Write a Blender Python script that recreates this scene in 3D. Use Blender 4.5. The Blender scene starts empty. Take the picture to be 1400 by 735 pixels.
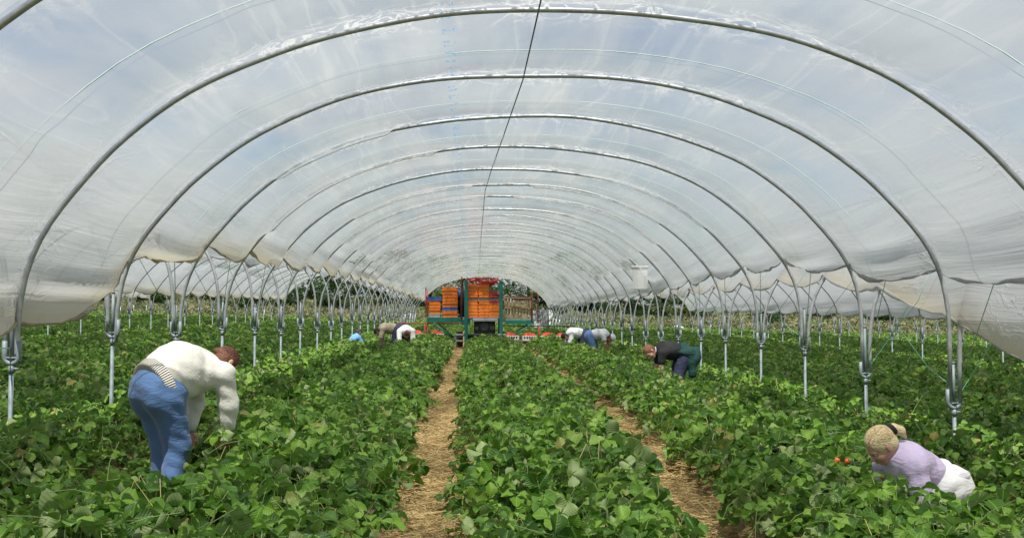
import bpy, math, random
import numpy as np
from mathutils import Vector, Matrix, Euler

random.seed(7)
rng = np.random.default_rng(7)
R = math.radians
scene = bpy.context.scene
COL = scene.collection

# ------------------------------------------------------------------ camera
CAM = Vector((0, 0, 1.55))
cd = bpy.data.cameras.new("camera"); cd.lens = 36.0; cd.sensor_width = 36.0
cd.clip_start = 0.05; cd.clip_end = 2000
cam = bpy.data.objects.new("camera", cd); COL.objects.link(cam)
cam.location = CAM; cam.rotation_euler = Euler((R(90 + 2.148), 0, R(-2.045)))
scene.camera = cam

# ------------------------------------------------------------------ world and sun
SUN = Vector((-0.06, -0.42, 1.0)).normalized()
W = bpy.data.worlds.new("World"); scene.world = W; W.use_nodes = True
wn, wl = W.node_tree.nodes, W.node_tree.links
wn.clear()
sky = wn.new("ShaderNodeTexSky"); sky.sky_type = 'NISHITA'; sky.sun_disc = False
sky.sun_elevation = math.asin(SUN.z); sky.sun_rotation = math.atan2(SUN.x, SUN.y)
sky.air_density = 1.0; sky.dust_density = 1.5; sky.ozone_density = 1.0
tc = wn.new("ShaderNodeTexCoord")
sep = wn.new("ShaderNodeSeparateXYZ"); wl.new(tc.outputs["Generated"], sep.inputs[0])
mz = wn.new("ShaderNodeMath"); mz.operation = 'MAXIMUM'; mz.inputs[1].default_value = 0.0; wl.new(sep.outputs[2], mz.inputs[0])
az = wn.new("ShaderNodeMath"); az.operation = 'ADD'; az.inputs[1].default_value = 0.12; wl.new(mz.outputs[0], az.inputs[0])
dx = wn.new("ShaderNodeMath"); dx.operation = 'DIVIDE'; wl.new(sep.outputs[0], dx.inputs[0]); wl.new(az.outputs[0], dx.inputs[1])
dy = wn.new("ShaderNodeMath"); dy.operation = 'DIVIDE'; wl.new(sep.outputs[1], dy.inputs[0]); wl.new(az.outputs[0], dy.inputs[1])
cmb = wn.new("ShaderNodeCombineXYZ"); wl.new(dx.outputs[0], cmb.inputs[0]); wl.new(dy.outputs[0], cmb.inputs[1])
cn = wn.new("ShaderNodeTexNoise"); cn.inputs["Scale"].default_value = 1.25; cn.inputs["Detail"].default_value = 8
cn.inputs["Roughness"].default_value = 0.55; cn.inputs["Distortion"].default_value = 0.3
wl.new(cmb.outputs[0], cn.inputs["Vector"])
cr = wn.new("ShaderNodeValToRGB"); cr.color_ramp.elements[0].position = 0.34; cr.color_ramp.elements[0].color = (.30, .30, .30, 1); cr.color_ramp.elements[1].position = 0.64
wl.new(cn.outputs["Fac"], cr.inputs[0])
cmix = wn.new("ShaderNodeMix"); cmix.data_type = 'RGBA'
wl.new(cr.outputs[0], cmix.inputs[0]); wl.new(sky.outputs[0], cmix.inputs[6])
cmix.inputs[7].default_value = (4.3, 4.55, 4.9, 1)
bg = wn.new("ShaderNodeBackground"); bg.inputs[1].default_value = 0.10
wl.new(cmix.outputs[2], bg.inputs[0])
wo = wn.new("ShaderNodeOutputWorld"); wl.new(bg.outputs[0], wo.inputs[0])

sl = bpy.data.lights.new("sun", 'SUN'); sl.energy = 5.0; sl.angle = R(0.5); sl.color = (1.0, 0.955, 0.88)
so = bpy.data.objects.new("sun", sl); COL.objects.link(so)
so.rotation_euler = (-SUN).to_track_quat('-Z', 'Y').to_euler(); so.location = (-20, -20, 40)

scene.view_settings.view_transform = 'Standard'; scene.view_settings.look = 'None'
scene.view_settings.exposure = 0.45; scene.view_settings.gamma = 1.0
scene.render.engine = 'CYCLES'
scene.cycles.max_bounces = 10; scene.cycles.transparent_max_bounces = 24
scene.cycles.diffuse_bounces = 4; scene.cycles.transmission_bounces = 6; scene.cycles.glossy_bounces = 3
scene.cycles.use_denoising = True
scene.cycles.caustics_reflective = False; scene.cycles.caustics_refractive = False

# ------------------------------------------------------------------ layout numbers
TILT = 0.028                    # the field falls away to the right
PATHS = [-0.50 + 2.15 * k for k in range(-20, 21)]
BED_TOP = 0.20
TX = 0.46; PITCH = 8.13; HALF = 4.02          # middle of the main tunnel, tunnel pitch, half width
SKEW = -0.095; Y0 = 7.73; BAY = 2.2           # hoops stand a little askew to the rows
K0, K1 = -5, 24

def path_x(base, y):
    if -1 < base < 0: return base + float(np.interp(y, [4, 7, 12, 20, 31, 40], [.31, .28, .08, -.06, .0, -.06]))
    if 1 < base < 2: return base + float(np.interp(y, [4, 7, 9, 12.8, 16, 26, 40], [-.30, -.22, 0.0, .15, .17, .08, .0]))
    return base + .05 * math.sin(y * 0.21 + base)
def gz(x, y=0.0):
    return -TILT * max(-48.0, min(48.0, x))
HOFF_K = list(range(-5, 25)); HOFF = [0, 0, 0, -.3, -.38, 0, 0, 0, 0] + [.07 * math.sin(2.3 * i) for i in range(21)]
def hoop_y(k, x):
    return Y0 + BAY * k + SKEW * (x - TX) + float(np.interp(k, HOFF_K, HOFF))

# ------------------------------------------------------------------ object helpers
def link(o, parent=None):
    COL.objects.link(o)
    if parent is not None: o.parent = parent
    return o
def tag(o, label=None, cat=None, group=None, kind=None):
    if label: o["label"] = label
    if cat: o["category"] = cat
    if group: o["group"] = group
    if kind: o["kind"] = kind
    return o
def empty(name, loc=(0, 0, 0), rz=0.0, label=None, cat=None, group=None):
    o = bpy.data.objects.new(name, None); o.empty_display_size = 0.1
    o.location = loc; o.rotation_euler = (0, 0, rz)
    link(o); tag(o, label, cat, group); return o
ORD = ["first", "second", "third", "fourth", "fifth", "sixth", "seventh", "eighth", "ninth", "tenth", "eleventh", "twelfth", "thirteenth", "fourteenth", "fifteenth", "sixteenth", "seventeenth", "eighteenth", "nineteenth", "twentieth"] + ["twenty-" + w for w in ("first", "second", "third", "fourth", "fifth", "sixth", "seventh", "eighth", "ninth")]

class MB:
    """collects shapes and links them as one mesh object"""
    def __init__(s): s.v = []; s.f = []; s.m = []
    def add(s, vs, fs, mi=0):
        b = len(s.v); s.v += [tuple(v) for v in vs]; s.f += [tuple(i + b for i in f) for f in fs]; s.m += [mi] * len(fs)
    def box(s, c, d, rot=None, mi=0, bev=0.0):
        x, y, z = d[0] / 2, d[1] / 2, d[2] / 2
        if bev <= 0:
            vs = [(sx * x, sy * y, sz * z) for sz in (-1, 1) for sy in (-1, 1) for sx in (-1, 1)]
            fs = [(0, 2, 3, 1), (4, 5, 7, 6), (0, 1, 5, 4), (2, 6, 7, 3), (0, 4, 6, 2), (1, 3, 7, 5)]
        else:
            b = min(bev, x * .9, y * .9, z * .9)
            vs = []
            for (zz, i) in ((-z, b), (-z + b, 0), (z - b, 0), (z, b)):
                X, Y = x - i, y - i
                vs += [(-X + b, -Y, zz), (X - b, -Y, zz), (X, -Y + b, zz), (X, Y - b, zz), (X - b, Y, zz), (-X + b, Y, zz), (-X, Y - b, zz), (-X, -Y + b, zz)]
            fs = [tuple(range(7, -1, -1)), tuple(range(24, 32))]
            for l in range(3):
                for i in range(8):
                    fs.append((l * 8 + i, l * 8 + (i + 1) % 8, l * 8 + 8 + (i + 1) % 8, l * 8 + 8 + i))
        c = Vector(c)
        vs = [(rot @ Vector(v) if rot else Vector(v)) + c for v in vs]
        s.add(vs, fs, mi)
    def tube(s, pts, r, n=8, caps=True, mi=0, closed=False):
        pts = [Vector(p) for p in pts]; N = len(pts)
        rr = r if isinstance(r, (list, tuple)) else [r] * N
        vs, fs = [], []
        t0 = (pts[1] - pts[0]).normalized()
        a = t0.orthogonal().normalized()
        for i, p in enumerate(pts):
            t = (pts[min(i + 1, N - 1)] - pts[max(i - 1, 0)]).normalized()
            a = (a - t * a.dot(t)).normalized(); b = t.cross(a)
            for j in range(n):
                th = 2 * math.pi * j / n
                vs.append(p + (a * math.cos(th) + b * math.sin(th)) * rr[i])
        for i in range(N - 1):
            for j in range(n):
                fs.append((i * n + j, i * n + (j + 1) % n, (i + 1) * n + (j + 1) % n, (i + 1) * n + j))
        if caps:
            fs.append(tuple(range(n - 1, -1, -1))); fs.append(tuple((N - 1) * n + j for j in range(n)))
        s.add(vs, fs, mi)
    def mesh(s, name, mats=(), smooth=False):
        me = bpy.data.meshes.new(name); me.from_pydata(s.v, [], s.f)
        for m in (mats if isinstance(mats, (list, tuple)) else [mats]): me.materials.append(m)
        if s.m and max(s.m) > 0: me.polygons.foreach_set("material_index", s.m)
        if smooth: me.polygons.foreach_set("use_smooth", [True] * len(me.polygons))
        me.update(); return me
    def build(s, name, mats=(), parent=None, smooth=False):
        return link(bpy.data.objects.new(name, s.mesh(name, mats, smooth)), parent)

def np_mesh(name, v, f, mats=(), smooth=True):
    """mesh from numpy verts (n,3) and faces (m,k)"""
    me = bpy.data.meshes.new(name); k = f.shape[1]
    me.vertices.add(len(v)); me.vertices.foreach_set("co", np.asarray(v, np.float32).ravel())
    me.loops.add(f.size); me.loops.foreach_set("vertex_index", f.astype(np.int32).ravel())
    me.polygons.add(len(f)); me.polygons.foreach_set("loop_start", np.arange(0, f.size, k, dtype=np.int32))
    me.polygons.foreach_set("loop_total", np.full(len(f), k, np.int32))
    for m in (mats if isinstance(mats, (list, tuple)) else [mats]): me.materials.append(m)
    me.polygons.foreach_set("use_smooth", np.full(len(f), smooth))
    me.update(calc_edges=True); return me

# ------------------------------------------------------------------ materials
class NT:
    def __init__(s, name):
        s.mat = bpy.data.materials.new(name); s.mat.use_nodes = True
        s.t = s.mat.node_tree; s.t.nodes.clear()
        s.out = s.t.nodes.new("ShaderNodeOutputMaterial")
    def n(s, typ, ins=None, **kw):
        nd = s.t.nodes.new(typ)
        for k, v in kw.items(): setattr(nd, k, v)
        for k, v in (ins or {}).items():
            if hasattr(v, "is_output") or isinstance(v, bpy.types.NodeSocket): s.t.links.new(v, nd.inputs[k])
            else: nd.inputs[k].default_value = v
        return nd
    def math(s, op, a, b=0.0, c=None, clamp=False):
        i = {0: a, 1: b}
        if c is not None: i[2] = c
        return s.n("ShaderNodeMath", i, operation=op, use_clamp=clamp).outputs[0]
    def noise(s, vec, scale, detail=4, rough=.5, dist=0.0):
        return s.n("ShaderNodeTexNoise", {"Vector": vec, "Scale": scale, "Detail": detail, "Roughness": rough, "Distortion": dist}).outputs["Fac"]
    def ramp(s, fac, stops):
        r = s.n("ShaderNodeValToRGB", {0: fac}); cr_ = r.color_ramp
        while len(cr_.elements) < len(stops): cr_.elements.new(0.5)
        for e, (p, c) in zip(cr_.elements, stops):
            e.position = p; e.color = (*c, 1) if len(c) == 3 else c
        return r.outputs[0]
    def mixc(s, f, a, b, mode='MIX'):
        m = s.n("ShaderNodeMix", data_type='RGBA', blend_type=mode)
        for k, v in ((0, f), (6, a), (7, b)):
            if isinstance(v, bpy.types.NodeSocket): s.t.links.new(v, m.inputs[k])
            else: m.inputs[k].default_value = v if k == 0 else ((*v, 1) if len(v) == 3 else v)
        return m.outputs[2]
    def obj(s): return s.n("ShaderNodeTexCoord").outputs["Object"]
    def bump(s, h, strength=.3, dist=.01):
        return s.n("ShaderNodeBump", {"Height": h, "Strength": strength, "Distance": dist}).outputs[0]
    def done(s, shader): s.t.links.new(shader, s.out.inputs[0]); return s.mat
    def principled(s, col, rough=.6, metal=0.0, normal=None, **kw):
        ins = {"Base Color": col if isinstance(col, bpy.types.NodeSocket) else (*col, 1), "Roughness": rough, "Metallic": metal}
        if normal is not None: ins["Normal"] = normal
        ins.update(kw)
        return s.n("ShaderNodeBsdfPrincipled", ins).outputs[0]

def plain(name, col, rough=.6, metal=0.0, var=.18, scale=18.0, bump=.15):
    t = NT(name); o = t.obj()
    f = t.noise(o, scale, 5, .6)
    c = t.mixc(f, tuple(x * (1 - var) for x in col), tuple(min(1, x * (1 + var)) for x in col))
    return t.done(t.principled(c, rough, metal, t.bump(f, bump, .004)))

M = {}
def galv():
    t = NT("galvanised_steel"); o = t.obj()
    f = t.noise(o, 9, 6, .65); g = t.noise(o, 60, 3, .6)
    c = t.ramp(f, [(.3, (.30, .32, .335)), (.55, (.45, .47, .49)), (.75, (.55, .57, .59))])
    c = t.mixc(t.math('MULTIPLY', g, .35), c, (.24, .25, .26))
    return t.done(t.principled(c, t.math('MULTIPLY_ADD', f, .25, .32), .55))
M["steel"] = galv()
def postmat():
    t = NT("weathered_post_steel"); o = t.obj()
    f = t.noise(o, 7, 6, .65)
    c = t.ramp(f, [(.3, (.12, .15, .165)), (.55, (.195, .24, .26)), (.75, (.28, .325, .345))])
    return t.done(t.principled(c, .62, .2))
M["post"] = postmat()

def film_mat(name, op, tint=(.93, .95, .96), hem=0.0):
    """thin polythene: part clear, part milky, with creases pulled across each bay and dirt drawn along the lower edges"""
    t = NT(name)
    uv = t.n("ShaderNodeUVMap").outputs[0]
    s = t.n("ShaderNodeSeparateXYZ", {0: uv}); u, v = s.outputs[0], s.outputs[1]
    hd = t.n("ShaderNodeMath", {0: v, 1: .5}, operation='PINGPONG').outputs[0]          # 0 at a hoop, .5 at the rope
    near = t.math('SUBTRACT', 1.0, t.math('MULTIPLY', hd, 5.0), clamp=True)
    cA = t.n("ShaderNodeCombineXYZ", {0: t.math('MULTIPLY', u, .42), 1: t.math('MULTIPLY_ADD', t.math('FLOOR', v), 3.7, t.math('MULTIPLY', v, .75))}).outputs[0]
    cS = t.n("ShaderNodeCombineXYZ", {0: t.math('MULTIPLY', u, 2.6), 1: t.math('MULTIPLY', v, .55)}).outputs[0]
    cF = t.n("ShaderNodeCombineXYZ", {0: t.math('MULTIPLY', u, 9.0), 1: t.math('MULTIPLY', v, 1.6)}).outputs[0]
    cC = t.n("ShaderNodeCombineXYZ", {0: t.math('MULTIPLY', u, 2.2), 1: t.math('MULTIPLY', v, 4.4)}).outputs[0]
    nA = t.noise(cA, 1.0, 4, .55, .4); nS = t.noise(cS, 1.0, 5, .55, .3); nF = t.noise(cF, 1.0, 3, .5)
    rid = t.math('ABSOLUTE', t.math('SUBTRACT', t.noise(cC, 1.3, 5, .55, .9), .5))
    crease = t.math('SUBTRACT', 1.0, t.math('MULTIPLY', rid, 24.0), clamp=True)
    rid2 = t.math('ABSOLUTE', t.math('SUBTRACT', t.noise(cS, .8, 3, .5, .5), .47))
    fold = t.math('SUBTRACT', 1.0, t.math('MULTIPLY', rid2, 34.0), clamp=True)
    au = t.math('ABSOLUTE', u)
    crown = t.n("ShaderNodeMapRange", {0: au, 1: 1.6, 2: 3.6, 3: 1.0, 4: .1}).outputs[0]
    edge = t.n("ShaderNodeMapRange", {0: au, 1: 2.4, 2: 4.9, 3: 0.0, 4: .36}, interpolation_type='SMOOTHSTEP').outputs[0]
    lw = t.n("ShaderNodeLayerWeight", {"Blend": .30}).outputs["Facing"]
    patch = t.n("ShaderNodeMapRange", {0: nA, 1: .38, 2: .60, 3: -.30, 4: .17}).outputs[0]
    o = t.math('ADD', op, patch)
    o = t.math('ADD', o, t.math('MULTIPLY', t.math('SUBTRACT', nS, .5), 1.0))
    o = t.math('ADD', o, t.math('MULTIPLY', t.math('SUBTRACT', nF, .5), .10))
    o = t.math('ADD', o, t.math('MULTIPLY', crease, t.math('MULTIPLY', t.math('MULTIPLY', near, crown), .65)))
    o = t.math('ADD', o, t.math('MULTIPLY', fold, .22))
    o = t.math('ADD', o, edge)
    o = t.math('ADD', o, t.n("ShaderNodeMapRange", {0: v, 1: 7.0, 2: 20.0, 3: 0.0, 4: .22}).outputs[0])
    o = t.math('ADD', o, t.math('MULTIPLY', near, .05))
    o = t.math('ADD', o, t.math('MULTIPLY', t.math('POWER', lw, 2.0), .22), clamp=True)
    o = t.math('MINIMUM', o, .97)
    # blue maker's print run along the sheet
    pu = t.math('COMPARE', t.math('MULTIPLY_ADD', v, .012, u), -.68, .05)
    cP = t.n("ShaderNodeCombineXYZ", {0: t.math('MULTIPLY', u, 28.0), 1: t.math('MULTIPLY', v, 26.0)}).outputs[0]
    pn = t.math('GREATER_THAN', t.noise(cP, 1.0, 1), .54)
    pv = t.math('LESS_THAN', t.n("ShaderNodeMath", {0: t.math('MULTIPLY', v, 7.0), 1: 1.0}, operation='FRACT').outputs[0], .5)
    pr = t.math('MULTIPLY', t.math('MULTIPLY', pu, pn), pv)
    ed = t.n("ShaderNodeAttribute", attribute_name="edge").outputs["Fac"]
    o = t.math('MINIMUM', t.math('ADD', o, t.math('MULTIPLY', ed, .3)), .97)
    dirt = t.math('MULTIPLY', ed, t.n("ShaderNodeMapRange", {0: t.math('MULTIPLY_ADD', u, -.06, t.math('MULTIPLY_ADD', nS, 1.0, t.math('MULTIPLY', nA, .6))), 1: .55, 2: 1.15, 3: .0, 4: 1.0}).outputs[0])
    col = t.mixc(t.math('MULTIPLY', edge, 2.6, clamp=True), (.57, .60, .635), (.61, .63, .66))
    col = t.mixc(t.math('MULTIPLY', t.math('MULTIPLY', crease, near), crown), col, (.84, .84, .84))  # folded creases by the hoops whitened, their sun glint painted into the colour
    col = t.mixc(dirt, col, (.55, .49, .35))
    col = t.mixc(pr, col, (.22, .45, .72))
    bh = t.math('ADD', t.math('MULTIPLY', nS, .6), t.math('MULTIPLY', crease, t.math('MULTIPLY', near, .6)))
    cE = t.n("ShaderNodeCombineXYZ", {0: t.math('MULTIPLY', u, 7.5), 1: t.math('MULTIPLY', v, .55)}).outputs[0]
    nE = t.noise(cE, 1.0, 4, .6, .5)
    fE = t.n("ShaderNodeMapRange", {0: au, 1: 3.2, 2: 4.7, 3: 0.0, 4: 1.0}, interpolation_type='SMOOTHSTEP').outputs[0]
    bh = t.math('ADD', bh, t.math('MULTIPLY', t.math('MULTIPLY', nE, fE), 1.6))
    nm = t.bump(bh, .34, .035)
    tl = t.n("ShaderNodeBsdfTranslucent", {"Color": col, "Normal": nm}).outputs[0]
    df = t.n("ShaderNodeBsdfDiffuse", {"Color": col, "Normal": nm}).outputs[0]
    milky = t.n("ShaderNodeMixShader", {0: .46, 1: tl, 2: df}).outputs[0]
    tr = t.n("ShaderNodeBsdfTransparent", {"Color": (*tint, 1)}).outputs[0]
    o2 = t.math('MAXIMUM', o, t.math('MULTIPLY', pr, .6))
    body = t.n("ShaderNodeMixShader", {0: o2, 1: tr, 2: milky}).outputs[0]
    gl = t.n("ShaderNodeBsdfGlossy", {"Color": (1, 1, 1, 1), "Roughness": .16, "Normal": nm}).outputs[0]
    fc = t.n("ShaderNodeLayerWeight", {"Blend": .5}).outputs["Facing"]
    fr = t.math('MULTIPLY_ADD', t.math('POWER', fc, 5.0), .55, .035)
    return t.done(t.n("ShaderNodeMixShader", {0: fr, 1: body, 2: gl}).outputs[0])
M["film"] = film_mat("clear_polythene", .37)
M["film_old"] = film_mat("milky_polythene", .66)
def hem_mat(name="rolled_polythene", tn_=((.42, .37, .25), (.56, .52, .40), (.66, .66, .62))):
    t = NT(name); o = t.obj()
    f = t.noise(o, 3.0, 5, .6, .4); g = t.noise(o, 30, 3)
    c = t.ramp(f, [(.3, tn_[0]), (.5, tn_[1]), (.7, tn_[2])])
    nm = t.bump(g, .5, .02)
    tl = t.n("ShaderNodeBsdfTranslucent", {"Color": c, "Normal": nm}).outputs[0]
    return t.done(t.n("ShaderNodeMixShader", {0: .68, 1: t.principled(c, .4, 0, nm), 2: tl}).outputs[0])
M["hem"] = hem_mat(); M["hem_pale"] = hem_mat("pale_rolled_polythene", ((.46, .44, .40), (.56, .56, .56), (.60, .61, .63)))

def leaf_mat(name, lo, mid, hi, under):
    t = NT(name)
    at = t.n("ShaderNodeAttribute", attribute_name="tint").outputs["Fac"]
    rnd = t.n("ShaderNodeObjectInfo").outputs["Random"]
    f = t.math('MULTIPLY_ADD', t.math('SUBTRACT', rnd, .5), .30, at)
    c = t.ramp(f, [(.1, lo), (.5, mid), (.86, hi), (.985, tuple(.5 * a + .5 * b for a, b in zip(hi, under))), (1.0, (.30, .25, .07))])
    lc = t.n("ShaderNodeSeparateXYZ", {0: t.n("ShaderNodeAttribute", attribute_name="lc").outputs["Vector"]})
    ay = t.math('ABSOLUTE', lc.outputs[1])
    vn = t.math('MULTIPLY_ADD', t.math('SINE', t.math('MULTIPLY', t.math('MULTIPLY_ADD', ay, -.75, lc.outputs[0]), 36.0)), .5, .5)
    rib_ = t.math('SUBTRACT', 1.0, t.math('MULTIPLY', ay, 22.0), clamp=True)
    spot = t.noise(t.obj(), 38, 4, .65)
    vein = t.math('MULTIPLY_ADD', vn, .6, t.math('MULTIPLY', spot, .8))
    c = t.mixc(t.math('MULTIPLY', t.math('SUBTRACT', 1.0, vn), t.math('MULTIPLY', spot, .35)), c, tuple(x * .6 for x in mid))
    c = t.mixc(t.math('MULTIPLY', rib_, .45), c, tuple(x * 1.7 for x in hi))
    back = t.n("ShaderNodeNewGeometry").outputs["Backfacing"]
    cb = t.mixc(back, c, under)
    nm = t.bump(vein, .38, .006)
    p = t.principled(cb, t.math('MULTIPLY_ADD', spot, .3, .30), 0, nm, **{"Specular IOR Level": .28})
    tl = t.n("ShaderNodeBsdfTranslucent", {"Color": t.mixc(.5, c, (.11, .30, .03))}).outputs[0]
    return t.done(t.n("ShaderNodeMixShader", {0: .28, 1: p, 2: tl}).outputs[0])
M["leaf"] = leaf_mat("strawberry_leaf", (.024, .074, .006), (.074, .178, .014), (.185, .315, .036), (.27, .345, .14))
M["tree_leaf"] = leaf_mat("tree_leaf", (.018, .040, .012), (.034, .068, .018), (.065, .11, .03), (.09, .13, .05))
M["stalk"] = plain("leaf_stalk", (.20, .27, .08), .5)
M["dry_stalk"] = plain("dry_stalk", (.46, .38, .17), .7)
M["fruit"] = plain("ripe_strawberry", (.55, .03, .015), .3)
M["fruit_orange"] = plain("half_ripe_strawberry", (.75, .14, .03), .35)
def straw_mat():
    t = NT("straw"); rnd = t.n("ShaderNodeObjectInfo").outputs["Random"]
    at = t.n("ShaderNodeAttribute", attribute_name="tint").outputs["Fac"]
    c = t.ramp(t.math('MULTIPLY_ADD', rnd, .3, t.math('MULTIPLY', at, .8)), [(.1, (.25, .155, .055)), (.5, (.50, .365, .155)), (.9, (.74, .565, .26))])
    return t.done(t.principled(c, .5))
M["straw"] = straw_mat()
def field_mat():
    t = NT("field_soil_and_straw")
    pos = t.n("ShaderNodeNewGeometry").outputs["Position"]
    z = t.n("ShaderNodeAttribute", attribute_name="rise").outputs["Fac"]
    n1 = t.noise(pos, 9, 6, .7); n2 = t.noise(pos, 60, 4, .7)
    st = t.mixc(n2, (.26, .165, .06), (.52, .365, .15))
    st = t.mixc(t.math('MULTIPLY', n1, .4), st, (.34, .24, .11))
    soil = t.mixc(n1, (.035, .03, .018), (.075, .065, .03))
    c = t.mixc(t.n("ShaderNodeMapRange", {0: t.math('MULTIPLY_ADD', n1, .12, z), 1: .16, 2: .32}).outputs[0], st, soil)
    return t.done(t.principled(c, .9, 0, t.bump(n2, .8, .03)))
M["field"] = field_mat()
def meadow_mat():
    t = NT("dry_meadow")
    pos = t.n("ShaderNodeNewGeometry").outputs["Position"]
    n1 = t.noise(pos, .16, 5, .6); n2 = t.noise(pos, 3.0, 5, .7)
    c = t.ramp(n1, [(.3, (.075, .12, .03)), (.48, (.16, .17, .065)), (.62, (.26, .23, .12)), (.75, (.12, .15, .045))])
    c = t.mixc(t.math('MULTIPLY', n2, .5), c, (.09, .11, .03))
    return t.done(t.principled(c, .9, 0, t.bump(n2, .8, .1)))
M["meadow"] = meadow_mat()
M["rope"] = plain("pale_green_rope", (.22, .52, .40), .6)
M["rope_pale"] = plain("pale_blue_rope", (.50, .68, .66), .6)
M["wire"] = plain("dark_wire", (.10, .105, .11), .5, .5)
M["bark"] = plain("bark", (.10, .075, .05), .9, 0, .35, 9, .6)

# ------------------------------------------------------------------ ground
g = MB(); S = 420
xs = [-S, -120, -80, -48, -24, 0, 24, 48, 80, 120, S]; ys = [-S, -60, -10, 40, 72, 77, 82, 87, 92, 98, 130, 220, S]
def bank(x, y):
    t_ = min(max((y - 72) / 26, 0), 1); return 2.1 * t_ * t_ * (3 - 2 * t_)
vs = [(x, y, gz(x) - .035 + bank(x, y)) for y in ys for x in xs]; n = len(xs)
g.add(vs, [(j * n + i, j * n + i + 1, (j + 1) * n + i + 1, (j + 1) * n + i) for j in range(len(ys) - 1) for i in range(n - 1)])
tag(g.build("meadow_ground", M["meadow"], smooth=True), kind="structure")

def bed_profile(x, y):
    """height of the ridged field above its plane"""
    d = min(abs(x - path_x(b, y)) for b in PATHS)
    t_ = min(max((d - .20) / .30, 0), 1)
    return BED_TOP * t_ * t_ * (3 - 2 * t_)
FX = np.arange(-42.0, 42.01, .12); FY = np.concatenate([np.arange(-3, 24, .5), np.arange(24, 72.1, 2.0)])
px_all = np.array([[path_x(b, y) for b in PATHS] for y in FY])
FV, RISE = [], []
for j, y in enumerate(FY):
    d = np.abs(FX[:, None] - px_all[j][None, :]).min(1)
    t_ = np.clip((d - .20) / .30, 0, 1); h = BED_TOP * t_ * t_ * (3 - 2 * t_)
    FV.append(np.stack([FX, np.full_like(FX, y), -TILT * FX + h], 1)); RISE.append(h)
FV = np.concatenate(FV); RISE = np.concatenate(RISE); nx = len(FX)
ii, jj = np.meshgrid(np.arange(nx - 1), np.arange(len(FY) - 1)); a_ = (jj * nx + ii).ravel()
me = np_mesh("field_ground", FV, np.stack([a_, a_ + 1, a_ + nx + 1, a_ + nx], 1), M["field"])
ra = me.attributes.new("rise", 'FLOAT', 'POINT'); ra.data.foreach_set("value", RISE.astype(np.float32))
tag(link(bpy.data.objects.new("field_ground", me)), kind="structure")

# ------------------------------------------------------------------ polytunnels
PROF = [(0, 0), (.2, .03), (.4, .165), (.55, .36), (.68, .61), (.8, .97), (.88, 1.30), (.94, 1.60), (.975, 1.87), (.992, 2.13), (1.0, 2.45), (1.0, 3.2)]
def _dense():
    P = np.array(PROF); d = np.linspace(0, 1, 400)
    # Catmull-Rom through the control points
    out = []
    for i in range(len(P) - 1):
        p0, p1, p2, p3 = P[max(i - 1, 0)], P[i], P[i + 1], P[min(i + 2, len(P) - 1)]
        if i == 0: p0 = np.array([-P[1][0], P[1][1]])
        for tt in np.linspace(0, 1, 24, endpoint=False):
            out.append(.5 * ((2 * p1) + (-p0 + p2) * tt + (2 * p0 - 5 * p1 + 4 * p2 - p3) * tt ** 2 + (-p0 + 3 * p1 - 3 * p2 + p3) * tt ** 3))
    out.append(P[-1]); return np.array(out)
PD = _dense(); PDX = PD[:, 0] * HALF; PDZ = PD[:, 1]
PS = np.concatenate([[0], np.cumsum(np.hypot(np.diff(PDX), np.diff(PDZ)))])          # arc length from the crown
def prof_s(s):      # signed arc length -> x, drop
    a = np.abs(s); return np.sign(s) * np.interp(a, PS, PDX), np.interp(a, PS, PDZ)
def s_of_drop(d): return float(np.interp(d, PDZ, PS))
def apex(tn, y):    # crown height of tunnel tn
    b = 3.80 - TILT * PITCH * tn
    return b - .42 * min(max((y - 30) / 28, 0), 1)
def t_x(tn): return TX + PITCH * tn

ZC = {0: {0: 1.17, 1: 1.31, 2: 1.26, 3: 1.29, 4: 1.23, 5: 1.16}, 1: {1: .66, 2: .80, 3: 1.02, 4: 1.03, 5: 1.04, 6: 1.0, 7: .93}}
def clamp_z(line, k):       # line 0 stands left of the main tunnel, 1 right of it
    if line in ZC and k in ZC[line]: return ZC[line][k]
    r = random.Random(line * 977 + k)
    x = TX + (line - .5) * PITCH
    return gz(x) + (1.05 if line <= 0 else 1.0) + r.uniform(-.1, .1)

def make_hoop(tn, k):
    r = random.Random(tn * 131 + k)
    cx = t_x(tn); yc = hoop_y(k, cx); z0 = apex(tn, yc)
    far = yc > 30 or abs(tn) > 1
    zl, zr = clamp_z(tn, k), clamp_z(tn + 1, k)
    N = 36 if far else 72
    sl_, sr_ = s_of_drop(2.6), s_of_drop(2.6)
    pts = []
    jx, jz = r.uniform(-.03, .03), r.uniform(-.025, .025)
    ph = r.uniform(0, 6)
    xs_, dr = prof_s(np.linspace(-sl_, sr_, N))
    for x, d in zip(xs_, dr):
        w = 1 - abs(x) / HALF
        pts.append((cx + x + jx * w + .012 * math.sin(3 * x + ph) * w, yc + SKEW * x, z0 - d + jz * w + .01 * math.sin(2.3 * x + ph)))
    pts = [(cx - HALF, yc - SKEW * HALF, zl + .005)] + pts + [(cx + HALF, yc + SKEW * HALF, zr + .005)]
    m = MB(); m.tube(pts, .021, 6 if far else 10, True)
    o = m.build("tunnel_hoop", M["steel"], smooth=True)
    side = "the main tunnel over the pickers" if tn == 0 else ("the neighbouring tunnel on the left" if tn == -1 else "the neighbouring tunnel on the right" if tn == 1 else "the outermost tunnel on the left" if tn < 0 else "the outermost tunnel on the right")
    if tn == 0 and -2 < k:
        o["label"] = "grey steel arch hoop, %s from the camera in %s" % (ORD[k + 1], side)
    elif k > -2 and tn:
        o["label"] = "grey steel hoop, %s from the camera in %s" % (ORD[k - {-1: 0, 1: 0, -2: 5, 2: 4}[tn]], side)
    else:
        o["label"] = "thin grey far hoop of %s" % side
    o["category"] = "tunnel hoop"; o["group"] = "steel hoops of " + side
    return o
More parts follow.
